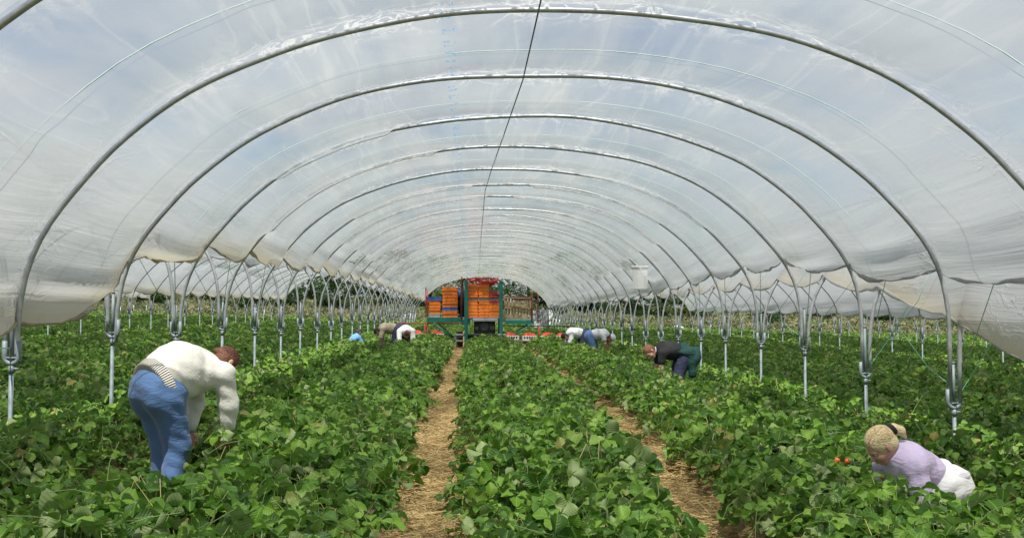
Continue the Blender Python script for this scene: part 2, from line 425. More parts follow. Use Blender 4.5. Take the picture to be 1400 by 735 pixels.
for tn, ka, kb in ((0, -2, K1), (-1, 0, K1), (1, 0, K1), (-2, 5, K1), (2, 4, K1)):
    for k in range(ka, kb + 1): make_hoop(tn, k)

# support posts with a U bracket that carries the legs of two neighbouring hoops
def post_meshes():
    a = MB(); a.tube([(0, 0, -2.2), (0, 0, -.07)], .019, 10); st = a.mesh("ground_stake", M["post"], True)
    b = MB()
    pts = [(-.056, 0, .12), (-.056, 0, .0)] + [(-.056 * math.cos(t_), 0, -.056 * math.sin(t_)) for t_ in np.linspace(0.2, math.pi - .2, 9)] + [(.056, 0, 0), (.056, 0, .12)]
    b.tube(pts, .0205, 8)
    b.box((0, 0, -.01), (.11, .034, .012), bev=.004); ub = b.mesh("hoop_bracket", M["post"], True)
    c = MB(); c.tube([(0, 0, -.07), (0, 0, .42)], .016, 10); c.tube([(0, 0, .42), (0, 0, .435)], [.020, .018], 10); sp = c.mesh("stub_pipe", M["post"], True)
    d = MB(); d.tube([(0, 0, -.13), (0, 0, -.075)], .0245, 10); d.box((.03, 0, -.095), (.05, .018, .018))
    co = d.mesh("bolted_collar", M["post"], True)
    return st, ub, sp, co
PMS = post_meshes()
LINES = {-1: "beyond the left neighbour tunnel", 0: "on the left side of the tunnel", 1: "on the right side of the tunnel", 2: "beyond the right neighbour tunnel", 3: "at the far right of the field"}
for line, ka in ((-1, 2), (0, -1), (1, 0), (2, 2), (3, 6)):
    x = TX + (line - .5) * PITCH
    for k in range(ka, K1 + 1):
        y = hoop_y(k, x); zc = clamp_z(line, k)
        lab = "grey post with U bracket, %s from the camera %s" % (ORD[k - ka], LINES[line])
        e = empty("support_post", (x, y, gz(x)), random.uniform(-.1, .1) + SKEW, lab, "post", "galvanised posts " + LINES[line])
        e.rotation_euler.x = random.uniform(-.012, .012); e.rotation_euler.y = random.uniform(-.012, .012)
        for nm_, me_ in zip(("ground_stake", "hoop_bracket", "stub_pipe", "bolted_collar"), PMS):
            c = link(bpy.data.objects.new(nm_, me_), e); c.location = (0, 0, zc - gz(x))
            if nm_ == "stub_pipe": c.scale = (1, 1, random.Random(k * 7 + line).uniform(.75, 1.25))

# plastic covers
def interp(tbl, y): return float(np.interp(y, [a for a, b in tbl], [b for a, b in tbl]))
EDGE = {  # height of the lower film edge, as seen along the tunnel: (tunnel, side)
    (0, -1): [(-4, 1.25), (6, 1.30), (8.2, 1.46), (9.2, 1.72), (10.2, 2.10), (12.4, 2.33), (19, 2.42), (30, 2.42), (58, 2.10), (62, 2.0)],
    (0, 1): [(-4, 1.80), (7, 1.82), (9.6, 1.88), (12, 2.02), (14, 2.20), (18, 2.18), (26, 1.95), (41, 1.75), (62, 1.65)],
    (-1, 1): [(0, 2.3), (10, 2.35), (14, 2.42), (30, 2.5), (62, 2.2)], (-1, -1): [(0, 2.1), (62, 2.15)],
    (1, -1): [(0, 1.0), (7.6, 1.05), (8.7, 1.25), (9.7, 1.55), (12, 1.86), (14, 2.0), (24, 1.95), (62, 1.7)], (1, 1): [(0, 1.35), (30, 1.33), (62, 1.5)],
    (-2, 1): [(0, 2.5), (62, 2.3)], (-2, -1): [(0, 2.3), (62, 2.2)], (2, -1): [(0, 2.0), (62, 2.0)], (2, 1): [(0, 1.7), (62, 1.7)]}
def vnoise(x, y, seed):
    r = np.random.default_rng(seed); T = r.random((64, 64))
    xi, yi = np.floor(x).astype(int), np.floor(y).astype(int); fx, fy = x - xi, y - yi
    fx, fy = fx * fx * (3 - 2 * fx), fy * fy * (3 - 2 * fy)
    g_ = lambda i, j: T[i % 64, j % 64]
    return (g_(xi, yi) * (1 - fx) + g_(xi + 1, yi) * fx) * (1 - fy) + (g_(xi, yi + 1) * (1 - fx) + g_(xi + 1, yi + 1) * fx) * fy - .5
HID = {2: [(-.74, -.33)], 3: [(-.93, -.22)], 4: [(.25, .82)], 5: [(-.72, -.10), (.10, .72)], 6: [(-.86, -.04), (.05, .80)], 10: [(-.88, .84)]}
def make_cover(tn, k0, k1, nu, nvb, mat_, label):
    cx = t_x(tn)
    V = np.linspace(k0, k1, (k1 - k0) * nvb + 1); U = np.linspace(-1, 1, nu); U = .62 * U + .38 * np.sin(U * math.pi / 2)
    pos, uvs = [], []
    hem = {-1: [], 1: []}
    for v in V:
        y = hoop_y(v, cx); z0 = apex(tn, y) + .028
        fr = v - math.floor(v); sag = math.sin(math.pi * fr) ** 0.8          # 0 at hoops, 1 at the rope
        sc_ = .05 * math.sin(math.pi * fr)                                    # the edge hangs lower between hoops
        eL = interp(EDGE[(tn, -1)], y) - sc_ * 1.8; eR = interp(EDGE[(tn, 1)], y) - sc_ * 1.8
        sL, sR = s_of_drop(z0 - eL), s_of_drop(z0 - eR)
        s = np.where(U < 0, U * sL, U * sR)
        x, d = prof_s(s)
        x2, d2 = prof_s(s + .01); tx, tz = x2 - x, -(d2 - d); L = np.hypot(tx, tz); nxn, nzn = -tz / L, tx / L
        nxn = np.where(nzn < 0, -nxn, nxn) if False else nxn
        off = .026 - sag * (.10 + .05 * np.clip(np.abs(U) - .55, 0, 1) * 2)
        edge = np.clip((np.abs(U) - .84) / .16, 0, 1)
        if tn == 0:      # where the film has slipped inside the pipe, the hoop only shows through it
            kk = int(round(v)); wn_ = math.exp(-((v - kk) / .13) ** 2); hid = np.zeros_like(U)
            for a_h, b_h in HID.get(kk, HID[10] if kk > 8 else HID[6] if kk >= 6 else []):
                hid = np.maximum(hid, np.clip((U - a_h) / .04, 0, 1) * np.clip((b_h - U) / .04, 0, 1))
            hid = hid * wn_
        else: hid = np.zeros_like(U)
        off = off + sag * .035 * vnoise(s * 2.2, np.full_like(s, v * .9), 5 + tn) + (.25 + .75 * sag) * .018 * vnoise(s * 5.5, np.full_like(s, v * 2.5), 9 + tn)
        off = off + edge * (.16 * vnoise(s * 6.5, np.full_like(s, v * .8), 12 + tn) * (.35 + .65 * sag) - .02)
        off = np.where(np.abs(off) > .2, 0, off)
        off = np.maximum(off, .024 * (1 - sag) ** 3 - 1.0 * sag)
        off = off - hid * .085
        X = cx + x + nxn * off; Z = z0 - d + nzn * off
        Y = y + SKEW * (X - cx)
        pos.append(np.stack([X, Y, Z], 1)); uvs.append(np.stack([s, np.full_like(s, v + tn * 37.3)], 1))
        hem[-1].append((X[0], Y[0], Z[0])); hem[1].append((X[-1], Y[-1], Z[-1]))
    pos = np.concatenate(pos); uvs = np.concatenate(uvs)
    ii, jj = np.meshgrid(np.arange(nu - 1), np.arange(len(V) - 1)); a = (jj * nu + ii).ravel()
    f = np.stack([a, a + 1, a + nu + 1, a + nu], 1)
    me = np_mesh("plastic_cover", pos, f, mat_)
    ea = me.attributes.new("edge", 'FLOAT', 'POINT'); ea.data.foreach_set("value", np.tile(np.clip((np.abs(U) - .90) / .10, 0, 1) ** 1.5, len(V)).astype(np.float32))
    ul = me.uv_layers.new(name="UVMap"); ul.data.foreach_set("uv", uvs[f.ravel()].astype(np.float32).ravel())
    e = empty("plastic_cover", (cx, hoop_y(k0, cx), 0), 0, label, "plastic cover", "polythene covers over the tunnels")
    inv = -Vector(e.location)
    sh = link(bpy.data.objects.new("film_sheet", me), e); sh.location = inv
    for side in (-1, 1):
        m = MB(); P = hem[side]
        rr = [max(.007, .013 + .010 * math.sin(i * .9 + side) + .016 * random.random() * math.sin(i * .31)) for i in range(len(P))]
        m.tube([(p[0] + random.uniform(-.012, .012), p[1], p[2] + .01 + random.uniform(-.018, .012)) for p in P], rr, 7)
        h = m.build("rolled_hem", M["hem"] if (tn == 0 and side < 0) else M["hem_pale"], e, True); h.location = inv
    return e
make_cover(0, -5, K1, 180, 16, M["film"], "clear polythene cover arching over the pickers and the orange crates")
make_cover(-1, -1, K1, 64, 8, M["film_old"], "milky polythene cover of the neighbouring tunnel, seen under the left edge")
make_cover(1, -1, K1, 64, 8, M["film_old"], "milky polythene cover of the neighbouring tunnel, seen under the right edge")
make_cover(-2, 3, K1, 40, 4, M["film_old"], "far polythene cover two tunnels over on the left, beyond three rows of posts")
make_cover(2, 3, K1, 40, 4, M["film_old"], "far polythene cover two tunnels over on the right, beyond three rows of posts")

# ropes that hold each bay down, tied to the post brackets
def make_rope(tn, k):
    cx = t_x(tn); v = k + .5; y = hoop_y(v, cx); z0 = apex(tn, y)
    sL = s_of_drop(z0 - interp(EDGE[(tn, -1)], y)); sR = s_of_drop(z0 - interp(EDGE[(tn, 1)], y))
    xs_, dr = prof_s(np.linspace(-sL, sR, 40))
    pts = []
    for x, d in zip(xs_, dr):
        pts.append((cx + x * .997, y + SKEW * x, z0 - d - .012))
    pl = (cx - HALF - .05, hoop_y(k + 1, cx - HALF), clamp_z(tn, k + 1) + .06); pr = (cx + HALF + .05, hoop_y(k + 1, cx + HALF), clamp_z(tn + 1, k + 1) + .06)
    m = MB(); m.tube([pl] + pts + [pr], .005 if tn == 0 else .0035, 5)
    o = m.build("tie_rope", M["rope_pale"] if tn == 0 else M["rope"], smooth=True)
    w = "the main tunnel" if tn == 0 else ("the left neighbour tunnel" if tn < 0 else "the right neighbour tunnel")
    if tn == 0: lab = "thin pale rope over the clear cover, %s from the camera, between two hoops" % ORD[k + 1]
    else: lab = "thin green tie rope, %s from the camera over %s" % (ORD[k - 1], w)
    tag(o, lab, "rope", "tie ropes over " + w)
for tn, ka, kb in ((0, -1, K1), (-1, 1, 16), (1, 1, 16)):
    for k in range(ka, kb): make_rope(tn, k)
# slack green strings from the right-hand brackets
for i, (k, dxx, zz, dyy) in enumerate([(1, -.42, 1.35, .3), (1, .55, 1.75, -.2), (2, .38, 1.6, -.3), (3, -.3, 1.5, .4)]):
    x = TX + HALF + .06; y = hoop_y(k, x); z = clamp_z(1, k)
    m = MB(); m.tube([(x + .03, y, z + .08), (x + dxx * .5, y + dyy * .5, z + (zz - z) * .5 - .02), (x + dxx, y + dyy, zz)], .003, 5)
    tag(m.build("guy_string", M["rope"]), ["bright green string slanting left of the nearest right-hand post", "bright green string slanting right of the nearest right-hand post", "bright green string by the second right-hand post", "green string left of the third right-hand post"][i], "string", "green strings on the posts")
m = MB(); m.tube([(.47, -2, 3.765), (.47, 7.35, 3.765), (.46, 9.9, 3.765), (.35, 13.5, 3.765), (.26, 16.3, 3.77), (.18, 19.4, 3.765), (.17, 34, 3.72), (.2, 60, 3.38)], .0065, 6)
tag(m.build("ridge_wire", M["wire"], smooth=True), "thin dark wire running along the crown of the tunnel under the hoops", "wire")

# white box hanging under the right-hand hoops
e = empty("hanging_box", (3.98, 24.6, 1.97), R(-14), "white weathered box hanging under the film on the right, far down the tunnel", "box")
M["white_box"] = plain("white_painted_box", (.88, .87, .84), .6, 0, .05, 6)
m = MB(); m.box((0, 0, .27), (.36, .16, .52), bev=.012); m.build("box_body", M["white_box"], e)
m = MB(); m.box((0, 0, .555), (.41, .21, .045), bev=.01); m.build("lid", M["white_box"], e)
m = MB(); m.tube([(-.14, 0, .57), (-.02, 0, .80), (.1, 0, .57)], .006, 5); m.build("hanging_wire", M["wire"], e)

# ------------------------------------------------------------------ strawberry plants
HOLES = [(-2.36, 7.66, .2), (-2.28, 7.5, .2), (3.0, 6.42, .30), (3.32, 6.4, .30), (2.75, 6.5, .2), (3.05, 6.1, .24), (3.35, 7.0, .28), (-2.22, 7.85, .2), (3.12, 6.78, .34), (2.85, 6.7, .24), (3.45, 17.8, .40), (-.6, 37.4, .6), (1.3, 37.4, .6)]
LX = [0, .13, .27, .41, .55, .69, .81, .91, 1.0]; LW = [.05, .20, .35, .43, .47, .43, .34, .20, .0]
NR = 8
LOW = [(-2.24, 7.3, .42), (-2.12, 6.9, .45), (-1.98, 6.5, .45), (-1.86, 6.1, .35), (3.0, 6.2, .35), (3.3, 6.2, .35)]
def leaflet(rs, L):
    """one toothed oval leaflet along +x, folded on its midrib; returns verts, faces"""
    fold = rs.uniform(.12, .75); droop = rs.uniform(.0, .45); cup = rs.uniform(-.1, .12); wid = rs.uniform(.88, 1.12)
    vs, fs = [], []; tw = rs.uniform(-.5, .5); wv = rs.uniform(0, 6)
    for i, (x, w) in enumerate(zip(LX, LW)):
        z = -droop * x * x + .03 * math.sin(5 * x + wv)
        vs.append((x, 0, z))
        if i < NR:
            for sg in (1, -1):
                ww = w * wid * rs.uniform(.96, 1.04) * (1.05 if i % 2 else .95)
                vs.append((x - .03, sg * ww * .55, z + ww * .55 * fold))
                vs.append((x + rs.uniform(-.02, .05), sg * ww, z + ww * fold * (1 + tw * sg) + cup * ww + .05 * math.sin(9 * x + wv + sg) + rs.uniform(-.02, .02)))
    # indices: ring i -> 5*i: mid, l1, l2, r1, r2 ; tip = 20
    for i in range(NR - 1):
        a, b = 5 * i, 5 * i + 5
        fs += [(a, b, b + 1, a + 1), (a + 1, b + 1, b + 2, a + 2), (b, a, a + 3, b + 3), (b + 3, a + 3, a + 4, b + 4)]
    a = 5 * NR - 5; tp = 5 * NR
    fs += [(a, tp, a + 1), (a + 1, tp, a + 2), (tp, a, a + 3), (tp, a + 3, a + 4)]
    return [(x * L, y * L, z * L) for x, y, z in vs], fs
LC = {}
def add_leaf(m, tint, rs, L, mat4, base_tint):
    """three leaflets at the end of a stalk; mat4 puts the leaf in place"""
    for ang, k in ((0, 1.0), (R(82), .92), (R(-82), .92)):
        vs, fs = leaflet(rs, L * k * rs.uniform(.9, 1.1))
        rot = Euler((rs.uniform(-.25, .25), rs.uniform(-.2, .25), ang + rs.uniform(-.15, .15))).to_matrix().to_4x4()
        T = mat4 @ rot @ Matrix.Translation((L * .10, 0, 0))
        m.add([T @ Vector(v) for v in vs], fs, 0)
        LC[len(m.v) - len(vs)] = [(x / (L * k), y / (L * k), 0) for x, y, z in vs]
        tint += [min(.97, max(0, base_tint + rs.uniform(-.1, .1)))] * len(vs)
def finish_leafy(m, tint, name, mats):
    me = m.mesh(name, mats, True)
    a = me.attributes.new("tint", 'FLOAT', 'POINT'); a.data.foreach_set("value", tint)
    lv = np.full((len(m.v), 3), .3, np.float32)
    for i, c in LC.items(): lv[i:i + len(c)] = c
    LC.clear(); a = me.attributes.new("lc", 'FLOAT_VECTOR', 'POINT'); a.data.foreach_set("vector", lv.ravel())
    return me
def strawberry_proto(seed, nl):
    rs = random.Random(seed); m = MB(); tint = []
    for i in range(nl):
        az_ = i * 2.399 + rs.uniform(-.4, .4)
        lean = math.sqrt((i + .5) / nl) * R(68) + rs.uniform(-.1, .1)
        ln = rs.uniform(.24, .37) * (1 - .18 * (i / nl)); L = rs.uniform(.066, .108)
        dr = Vector((math.cos(az_) * math.sin(lean), math.sin(az_) * math.sin(lean), math.cos(lean)))
        b = Vector((math.cos(az_), math.sin(az_), 0)) * .02
        mid = b + dr * ln * .55 + Vector((0, 0, .025)); tip = b + dr * ln
        rx = rs.uniform(-.75, .75); ry = rs.uniform(-.2, .75) * (.4 + lean)
        if rs.random() < .10: rx += rs.choice((-1, 1)) * rs.uniform(1.2, 2.2)
        if rs.random() < .06: ry -= rs.uniform(.8, 1.4)
        T = Matrix.Translation(tip) @ Euler((rx, ry, az_ + rs.uniform(-.7, .7)), 'XYZ').to_matrix().to_4x4()
        T = Matrix.Translation(tip) @ Matrix.Rotation(az_ + rs.uniform(-.7, .7), 4, 'Z') @ Matrix.Rotation(ry, 4, 'Y') @ Matrix.Rotation(rx, 4, 'X')
        bt = rs.random() ** 1.1 * .75 + .12
        if rs.random() < .006: bt = 1.1
        bt = bt if rs.random() > .12 else .88
        add_leaf(m, tint, rs, L, T, bt)
        n0 = len(m.v); m.tube([b, mid, tip], [.0028, .0024, .0018], 3, False, 1); tint += [.5] * (len(m.v) - n0)
    for i in range(2):      # runners and old flower stalks
        az_ = rs.uniform(0, 6.28); dr = Vector((math.cos(az_), math.sin(az_), 0))
        n0 = len(m.v); m.tube([(0, 0, .02), dr * .15 + Vector((0, 0, rs.uniform(.15, .36))), dr * .33 + Vector((0, 0, rs.uniform(.0, .3)))], .0022, 3, False, 2)
        tint += [.5] * (len(m.v) - n0)
    return finish_leafy(m, tint, "strawberry_plant", [M["leaf"], M["stalk"], M["dry_stalk"]])
PROTO = bpy.data.collections.new("plant_shapes")
for i in range(9):
    PROTO.objects.link(bpy.data.objects.new("plant_shape_%02d" % i, strawberry_proto(100 + i, 21 + i % 4)))
STRAWC = bpy.data.collections.new("straw_shapes")
for i in range(5):
    rs = random.Random(300 + i); m = MB(); tint = []
    for j in range(46):
        x, y = rs.gauss(0, .11), rs.gauss(0, .12); a = rs.uniform(0, 6.28); L = rs.uniform(.03, .11) if j % 5 else rs.uniform(.12, .22); w = rs.uniform(.0018, .0036)
        d = Vector((math.cos(a), math.sin(a), rs.uniform(-.18, .25))); p = Vector((x, y, rs.uniform(.004, .03)))
        n0 = len(m.v); m.tube([p - d * L, p + Vector((0, 0, rs.uniform(0, .012))), p + d * L], w, 3, False); tint += [rs.random()] * (len(m.v) - n0)
    STRAWC.objects.link(bpy.data.objects.new("straw_shape_%02d" % i, finish_leafy(m, tint, "straw_tuft", [M["straw"]])))

def scatter_group(name, coll):
    ng = bpy.data.node_groups.new(name, 'GeometryNodeTree')
    ng.interface.new_socket("Geometry", in_out='INPUT', socket_type='NodeSocketGeometry')
    ng.interface.new_socket("Geometry", in_out='OUTPUT', socket_type='NodeSocketGeometry')
    N, L = ng.nodes, ng.links
    gi, go = N.new("NodeGroupInput"), N.new("NodeGroupOutput")
    ci = N.new("GeometryNodeCollectionInfo"); ci.inputs[0].default_value = coll; ci.inputs[1].default_value = True; ci.inputs[2].default_value = True
    ip = N.new("GeometryNodeInstanceOnPoints")
    def attr(nm, dt):
        a = N.new("GeometryNodeInputNamedAttribute"); a.data_type = dt; a.inputs[0].default_value = nm; return a.outputs[0]
    L.new(gi.outputs[0], ip.inputs["Points"]); L.new(ci.outputs[0], ip.inputs["Instance"])
    ip.inputs["Pick Instance"].default_value = True
    L.new(attr("variant", 'INT'), ip.inputs["Instance Index"])
    e2r = N.new("FunctionNodeEulerToRotation"); L.new(attr("turn", 'FLOAT_VECTOR'), e2r.inputs[0]); L.new(e2r.outputs[0], ip.inputs["Rotation"])
    L.new(attr("size", 'FLOAT_VECTOR'), ip.inputs["Scale"])
    L.new(ip.outputs[0], go.inputs[0]); return ng
NG_PLANT = scatter_group("scatter_plants", PROTO); NG_STRAW = scatter_group("scatter_straw", STRAWC)
def scatter(name, pts, turn, size, var, ng, parent=None):
    me = bpy.data.meshes.new(name); me.vertices.add(len(pts)); me.vertices.foreach_set("co", np.asarray(pts, np.float32).ravel())
    a = me.attributes.new("turn", 'FLOAT_VECTOR', 'POINT'); a.data.foreach_set("vector", np.asarray(turn, np.float32).ravel())
    a = me.attributes.new("size", 'FLOAT_VECTOR', 'POINT'); a.data.foreach_set("vector", np.asarray(size, np.float32).ravel())
    a = me.attributes.new("variant", 'INT', 'POINT'); a.data.foreach_set("value", np.asarray(var, np.int32))
    o = link(bpy.data.objects.new(name, me), parent); md = o.modifiers.new("scatter", 'NODES'); md.node_group = ng
    o["kind"] = "stuff"; return o
def in_view(x, y, pad=1.6):
    t_ = math.tan(R(31)); off = .036
    return -t_ * y - pad + off * y < x < t_ * y + pad + off * y

LEAVES = []
for i in range(8):
    rs = random.Random(500 + i); m = MB(); tint = []
    add_leaf(m, tint, rs, rs.uniform(.062, .088), Matrix.Identity(4), .25 + .08 * i)
    n0 = len(m.v); m.tube([(0, 0, 0), (-.05, .01, -.10), (-.06, .02, -.22)], .002, 3, False, 1); tint += [.5] * (len(m.v) - n0)
    LEAVES.append(finish_leafy(m, tint, "leaf", [M["leaf"], M["stalk"]]))
def row_label(i):
    # i counts rows; 0 lies between the two straw paths in view
    if i == 0: return "strawberry row running between the two bare straw paths up to the tractor"
    if i > 0: return "%s strawberry row to the right of the row between the straw paths" % ORD[i - 1] if i < 17 else "far right strawberry row near the field edge"
    return "%s strawberry row to the left of the bare straw path" % ORD[-i - 1] if i > -17 else "far left strawberry row near the field edge"
row_i = -1
for bi in range(len(PATHS) - 1):
    b0, b1 = PATHS[bi], PATHS[bi + 1]; idx = bi - 20
    if abs(idx) > 16: continue
    pts, tu, sz, va = [], [], [], []
    rs = random.Random(900 + bi)
    y = 2.6
    while y < 71.5:
        xl, xr = path_x(b0, y), path_x(b1, y); c = (xl + xr) / 2; hw = (xr - xl) / 2
        step = .27 if y < 30 else .32
        offs = [-.70, -.35, 0, .35, .70]
        if bi not in (20, 21): offs.append(-1.02)
        if bi not in (19, 20): offs.append(1.02)
        for o in offs:
            x = c + o * hw * .86 + rs.gauss(0, .05); yy = y + rs.uniform(-.13, .13)
            if not in_view(x, yy): continue
            if any((x - hx) ** 2 + (yy - hy) ** 2 < hr * hr for hx, hy, hr in HOLES): continue
            edge = abs(o) > .6
            s = rs.uniform(.82, 1.12) * (.84 if edge else 1.0) * (.86 if abs(o) > 1 else 1)
            s *= 1 + .12 * math.sin(yy * 1.3 + bi) * math.sin(yy * .37 + 2 * bi)
            if any((x - hx) ** 2 + (yy - hy) ** 2 < hr * hr for hx, hy, hr in LOW): s *= .58
            if edge and -3 < idx < 2 and rs.random() < .15: continue
            if edge and ((idx == -1 and o > 0) or (idx == 0 and o < 0)) : x -= math.copysign(.03, o)
            if (idx == 0 and o > .6) or (idx == 1 and -1 < o < -.6): x -= math.copysign(.05, o)
            pts.append((x, yy, gz(x) + bed_profile(x, yy) - .01)); tu.append((rs.gauss(0, .09), rs.gauss(0, .09), rs.uniform(0, 6.28)))
            sz.append((s, s, s * rs.uniform(.88, 1.12))); va.append(rs.randrange(9))
        y += step
    if len(pts) < 12: continue
    c0 = (b0 + b1) / 2
    e = empty("strawberry_row", (c0, 2.6, gz(c0)), 0, row_label(idx), "crop row", "rows of strawberry plants in the field")
    f = scatter("foliage", pts, tu, sz, va, NG_PLANT, e); f.location = -Vector(e.location)
    if -3 <= idx <= 2:      # the big leaves nearest the camera, one by one
        n = 0; y_hi = 11.0
        tries = 0
        want = 230 if -2 <= idx <= 1 else 120
        while n < want and tries < 6000:
            tries += 1
            yy = 4.3 + (rs.random() ** 1.6) * (y_hi - 4.3); xl, xr = path_x(b0, yy), path_x(b1, yy)
            x = rs.uniform(xl + .22, xr - .22)
            if not in_view(x, yy, .1) or any((x - hx) ** 2 + (yy - hy) ** 2 < (hr + .03) ** 2 for hx, hy, hr in HOLES + LOW): continue
            t_ = min(1, min(x - xl, xr - x) / .5)
            o = link(bpy.data.objects.new("leaf", LEAVES[rs.randrange(8)]), e)
            o.location = Vector((x, yy, gz(x) + .30 + .26 * t_ + rs.uniform(-.05, .05))) - Vector(e.location)
            fl = rs.uniform(1.3, 2.4) * rs.choice((-1, 1)) if rs.random() < .13 else 0
            o.rotation_euler = (rs.gauss(0, .42) + fl, rs.gauss(.2, .42), rs.uniform(0, 6.28)); s = rs.uniform(.85, 1.2); o.scale = (s, s, s)
            n += 1
# straw lying in the paths
for base, ya, yb, lab in ((PATHS[20], 3, 38, 0), (PATHS[21], 3, 30, 1), (PATHS[19], 4, 12, 2), (PATHS[22], 4, 12, 3)):
    rs = random.Random(int(base * 100)); pts, tu, sz, va = [], [], [], []
    y = ya
    while y < yb:
        for o in (-.3, -.18, -.06, .06, .18, .3):
            x = path_x(base, y) + o + rs.gauss(0, .04); yy = y + rs.uniform(-.06, .06)
            pts.append((x, yy, gz(x) + bed_profile(x, yy) + .002)); tu.append((0, 0, rs.uniform(0, 6.28))); s = rs.uniform(.7, 1.1); sz.append((s, s, rs.uniform(.7, 1.5))); va.append(rs.randrange(5))
        y += .10 if y < 14 else .2
    scatter("straw_mulch", pts, tu, sz, va, NG_STRAW)
# fruit showing among the leaves
for i, (x, y, z, mt, lab) in enumerate([(2.56, 7.0, .60, "fruit_orange", "half-ripe orange strawberry between leaves in front of the girl's face"),
        (2.50, 7.03, .60, "fruit_orange", "smaller orange strawberry just left of another in front of the girl"),
        (2.74, 6.86, .53, "fruit_orange", "orange strawberry low in the leaves below the girl's chin"),
        (2.98, 6.3, .40, "fruit", "red strawberry on a pale stalk in front of the girl's knees")]):
    m = MB(); pts = [(0, 0, -.024 + .006 * k) for k in range(8)]
    m.tube([(0, 0, -.034), (0, 0, -.024), (0, 0, -.010), (0, 0, .004), (0, 0, .012)], [.003, .009, .0155, .018, .009], 10)
    e = empty("strawberry", (x, y, gz(x) + z - .03), 0, lab, "strawberry", "strawberries showing among the leaves")
    m.build("berry", M[mt], e, True)
    c = MB()
    for k in range(6):
        a = k * 1.047; c.add([(0, 0, .012), (.011 * math.cos(a - .4), .011 * math.sin(a - .4), .016), (.024 * math.cos(a), .024 * math.sin(a), .017), (.011 * math.cos(a + .4), .011 * math.sin(a + .4), .016)], [(0, 1, 2, 3)])
    c.build("calyx", M["stalk"], e); e.scale = (1.1, 1.1, 1.1); e.rotation_euler = (.4, .5, i)

# ------------------------------------------------------------------ bank, trees and hedge beyond the field
def tree_meshes(seed, h, w, low):
    rs = random.Random(seed); m = MB(); tint = []
    T = MB(); tr_top = h * .6
    T.tube([(0, 0, -.3), (.05, 0, h * .2), (rs.uniform(-.1, .1), rs.uniform(-.1, .1), tr_top)], [h * .035, h * .026, h * .01], 8)
    clumps = []
    for i in range(46):
        a = rs.uniform(0, 6.28); zf = rs.random(); rr = w * math.sqrt(max(.05, 1 - (2 * zf - .85) ** 2 * .8)) * math.sqrt(rs.random()) * rs.uniform(.8, 1.1)
        clumps.append((rr * math.cos(a), rr * math.sin(a), low + (h - low) * zf * rs.uniform(.9, 1.03)))
        if i % 5 == 0:
            p = clumps[-1]; T.tube([(0, 0, min(tr_top * .9, p[2] * .6)), (p[0] * .5, p[1] * .5, p[2] * .82), p], [h * .011, h * .007, h * .003], 5)
    for cx, cy, cz in clumps:
        cr_ = rs.uniform(.45, .95) * w * .36; bt = rs.uniform(.15, .85)
        for j in range(60):
            d = Vector((rs.gauss(0, 1), rs.gauss(0, 1), rs.gauss(0, .8))).normalized() * cr_ * rs.random() ** .45
            p = Vector((cx, cy, cz)) + d; q = Euler((rs.uniform(-1, 1), rs.uniform(-1, 1), rs.uniform(0, 6.28))).to_matrix(); s = rs.uniform(.08, .17)
            m.add([p + q @ Vector(v) * s for v in ((-1, 0, 0), (0, -.5, .1), (1, 0, 0), (0, .5, .1))], [(0, 1, 2, 3)]); tint += [min(.95, max(0, bt + rs.uniform(-.15, .15)))] * 4
    return finish_leafy(m, tint, "crown", [M["tree_leaf"]]), T.mesh("trunk", M["bark"], True)
KINDS = [tree_meshes(40 + i, h, w, lo) for i, (h, w, lo) in enumerate([(6.2, 2.3, .7), (5.0, 2.5, .5), (7.4, 2.6, 1.1), (3.0, 1.9, .1), (2.4, 1.6, .05)])]
KL = [("broadleaf_tree", "dark bushy tree %s beyond the strawberry field"), ("broadleaf_tree", "wide low tree %s beyond the strawberry field"), ("broadleaf_tree", "tall dark tree %s beyond the strawberry field"),
      ("hedge_shrub", "rounded green shrub %s on the dry grass bank"), ("hedge_shrub", "low green shrub %s on the dry grass bank")]
rs = random.Random(77); n_tree = 0
TALLY = {}
def once(l):
    TALLY[l] = TALLY.get(l, 0) + 1; return ORD[TALLY[l] - 1] + " " + l
tx = -52.0; side = 0
while tx < 52:
    k = rs.choice((0, 1, 2, 0, 1)); y = rs.uniform(92, 99) - .0015 * tx * tx; x = tx
    where = "far left" if x < -22 else "left of the tunnel end" if x < -5 else "framed by the open tunnel end" if x < 7 else "right of the tunnel end" if x < 22 else "far right"
    e = empty("broadleaf_tree", (x, y, gz(x) + bank(x, y) - .1), rs.uniform(0, 6.28), once(KL[k][1] % where), "tree", "trees beyond the field")
    cr_, tk = KINDS[k]; link(bpy.data.objects.new("trunk", tk), e); link(bpy.data.objects.new("crown", cr_), e)
    s = rs.uniform(.85, 1.15); e.scale = (s, s, s * rs.uniform(.58, .74)); tx += rs.uniform(2.6, 3.8)
tx = -46.0
while tx < 46:
    k = rs.choice((3, 4)); y = rs.uniform(84, 90); x = tx
    where = "far left" if x < -22 else "left of the tunnel end" if x < -5 else "framed by the open tunnel end" if x < 7 else "right of the tunnel end" if x < 22 else "far right"
    e = empty("hedge_shrub", (x, y, gz(x) + bank(x, y) - .05), rs.uniform(0, 6.28), once(KL[k][1] % where), "shrub", "shrubs on the bank beyond the field")
    cr_, tk = KINDS[k]; link(bpy.data.objects.new("trunk", tk), e); link(bpy.data.objects.new("crown", cr_), e)
    s = rs.uniform(.7, 1.1); e.scale = (s * 1.2, s, s); tx += rs.uniform(2.2, 6.0)
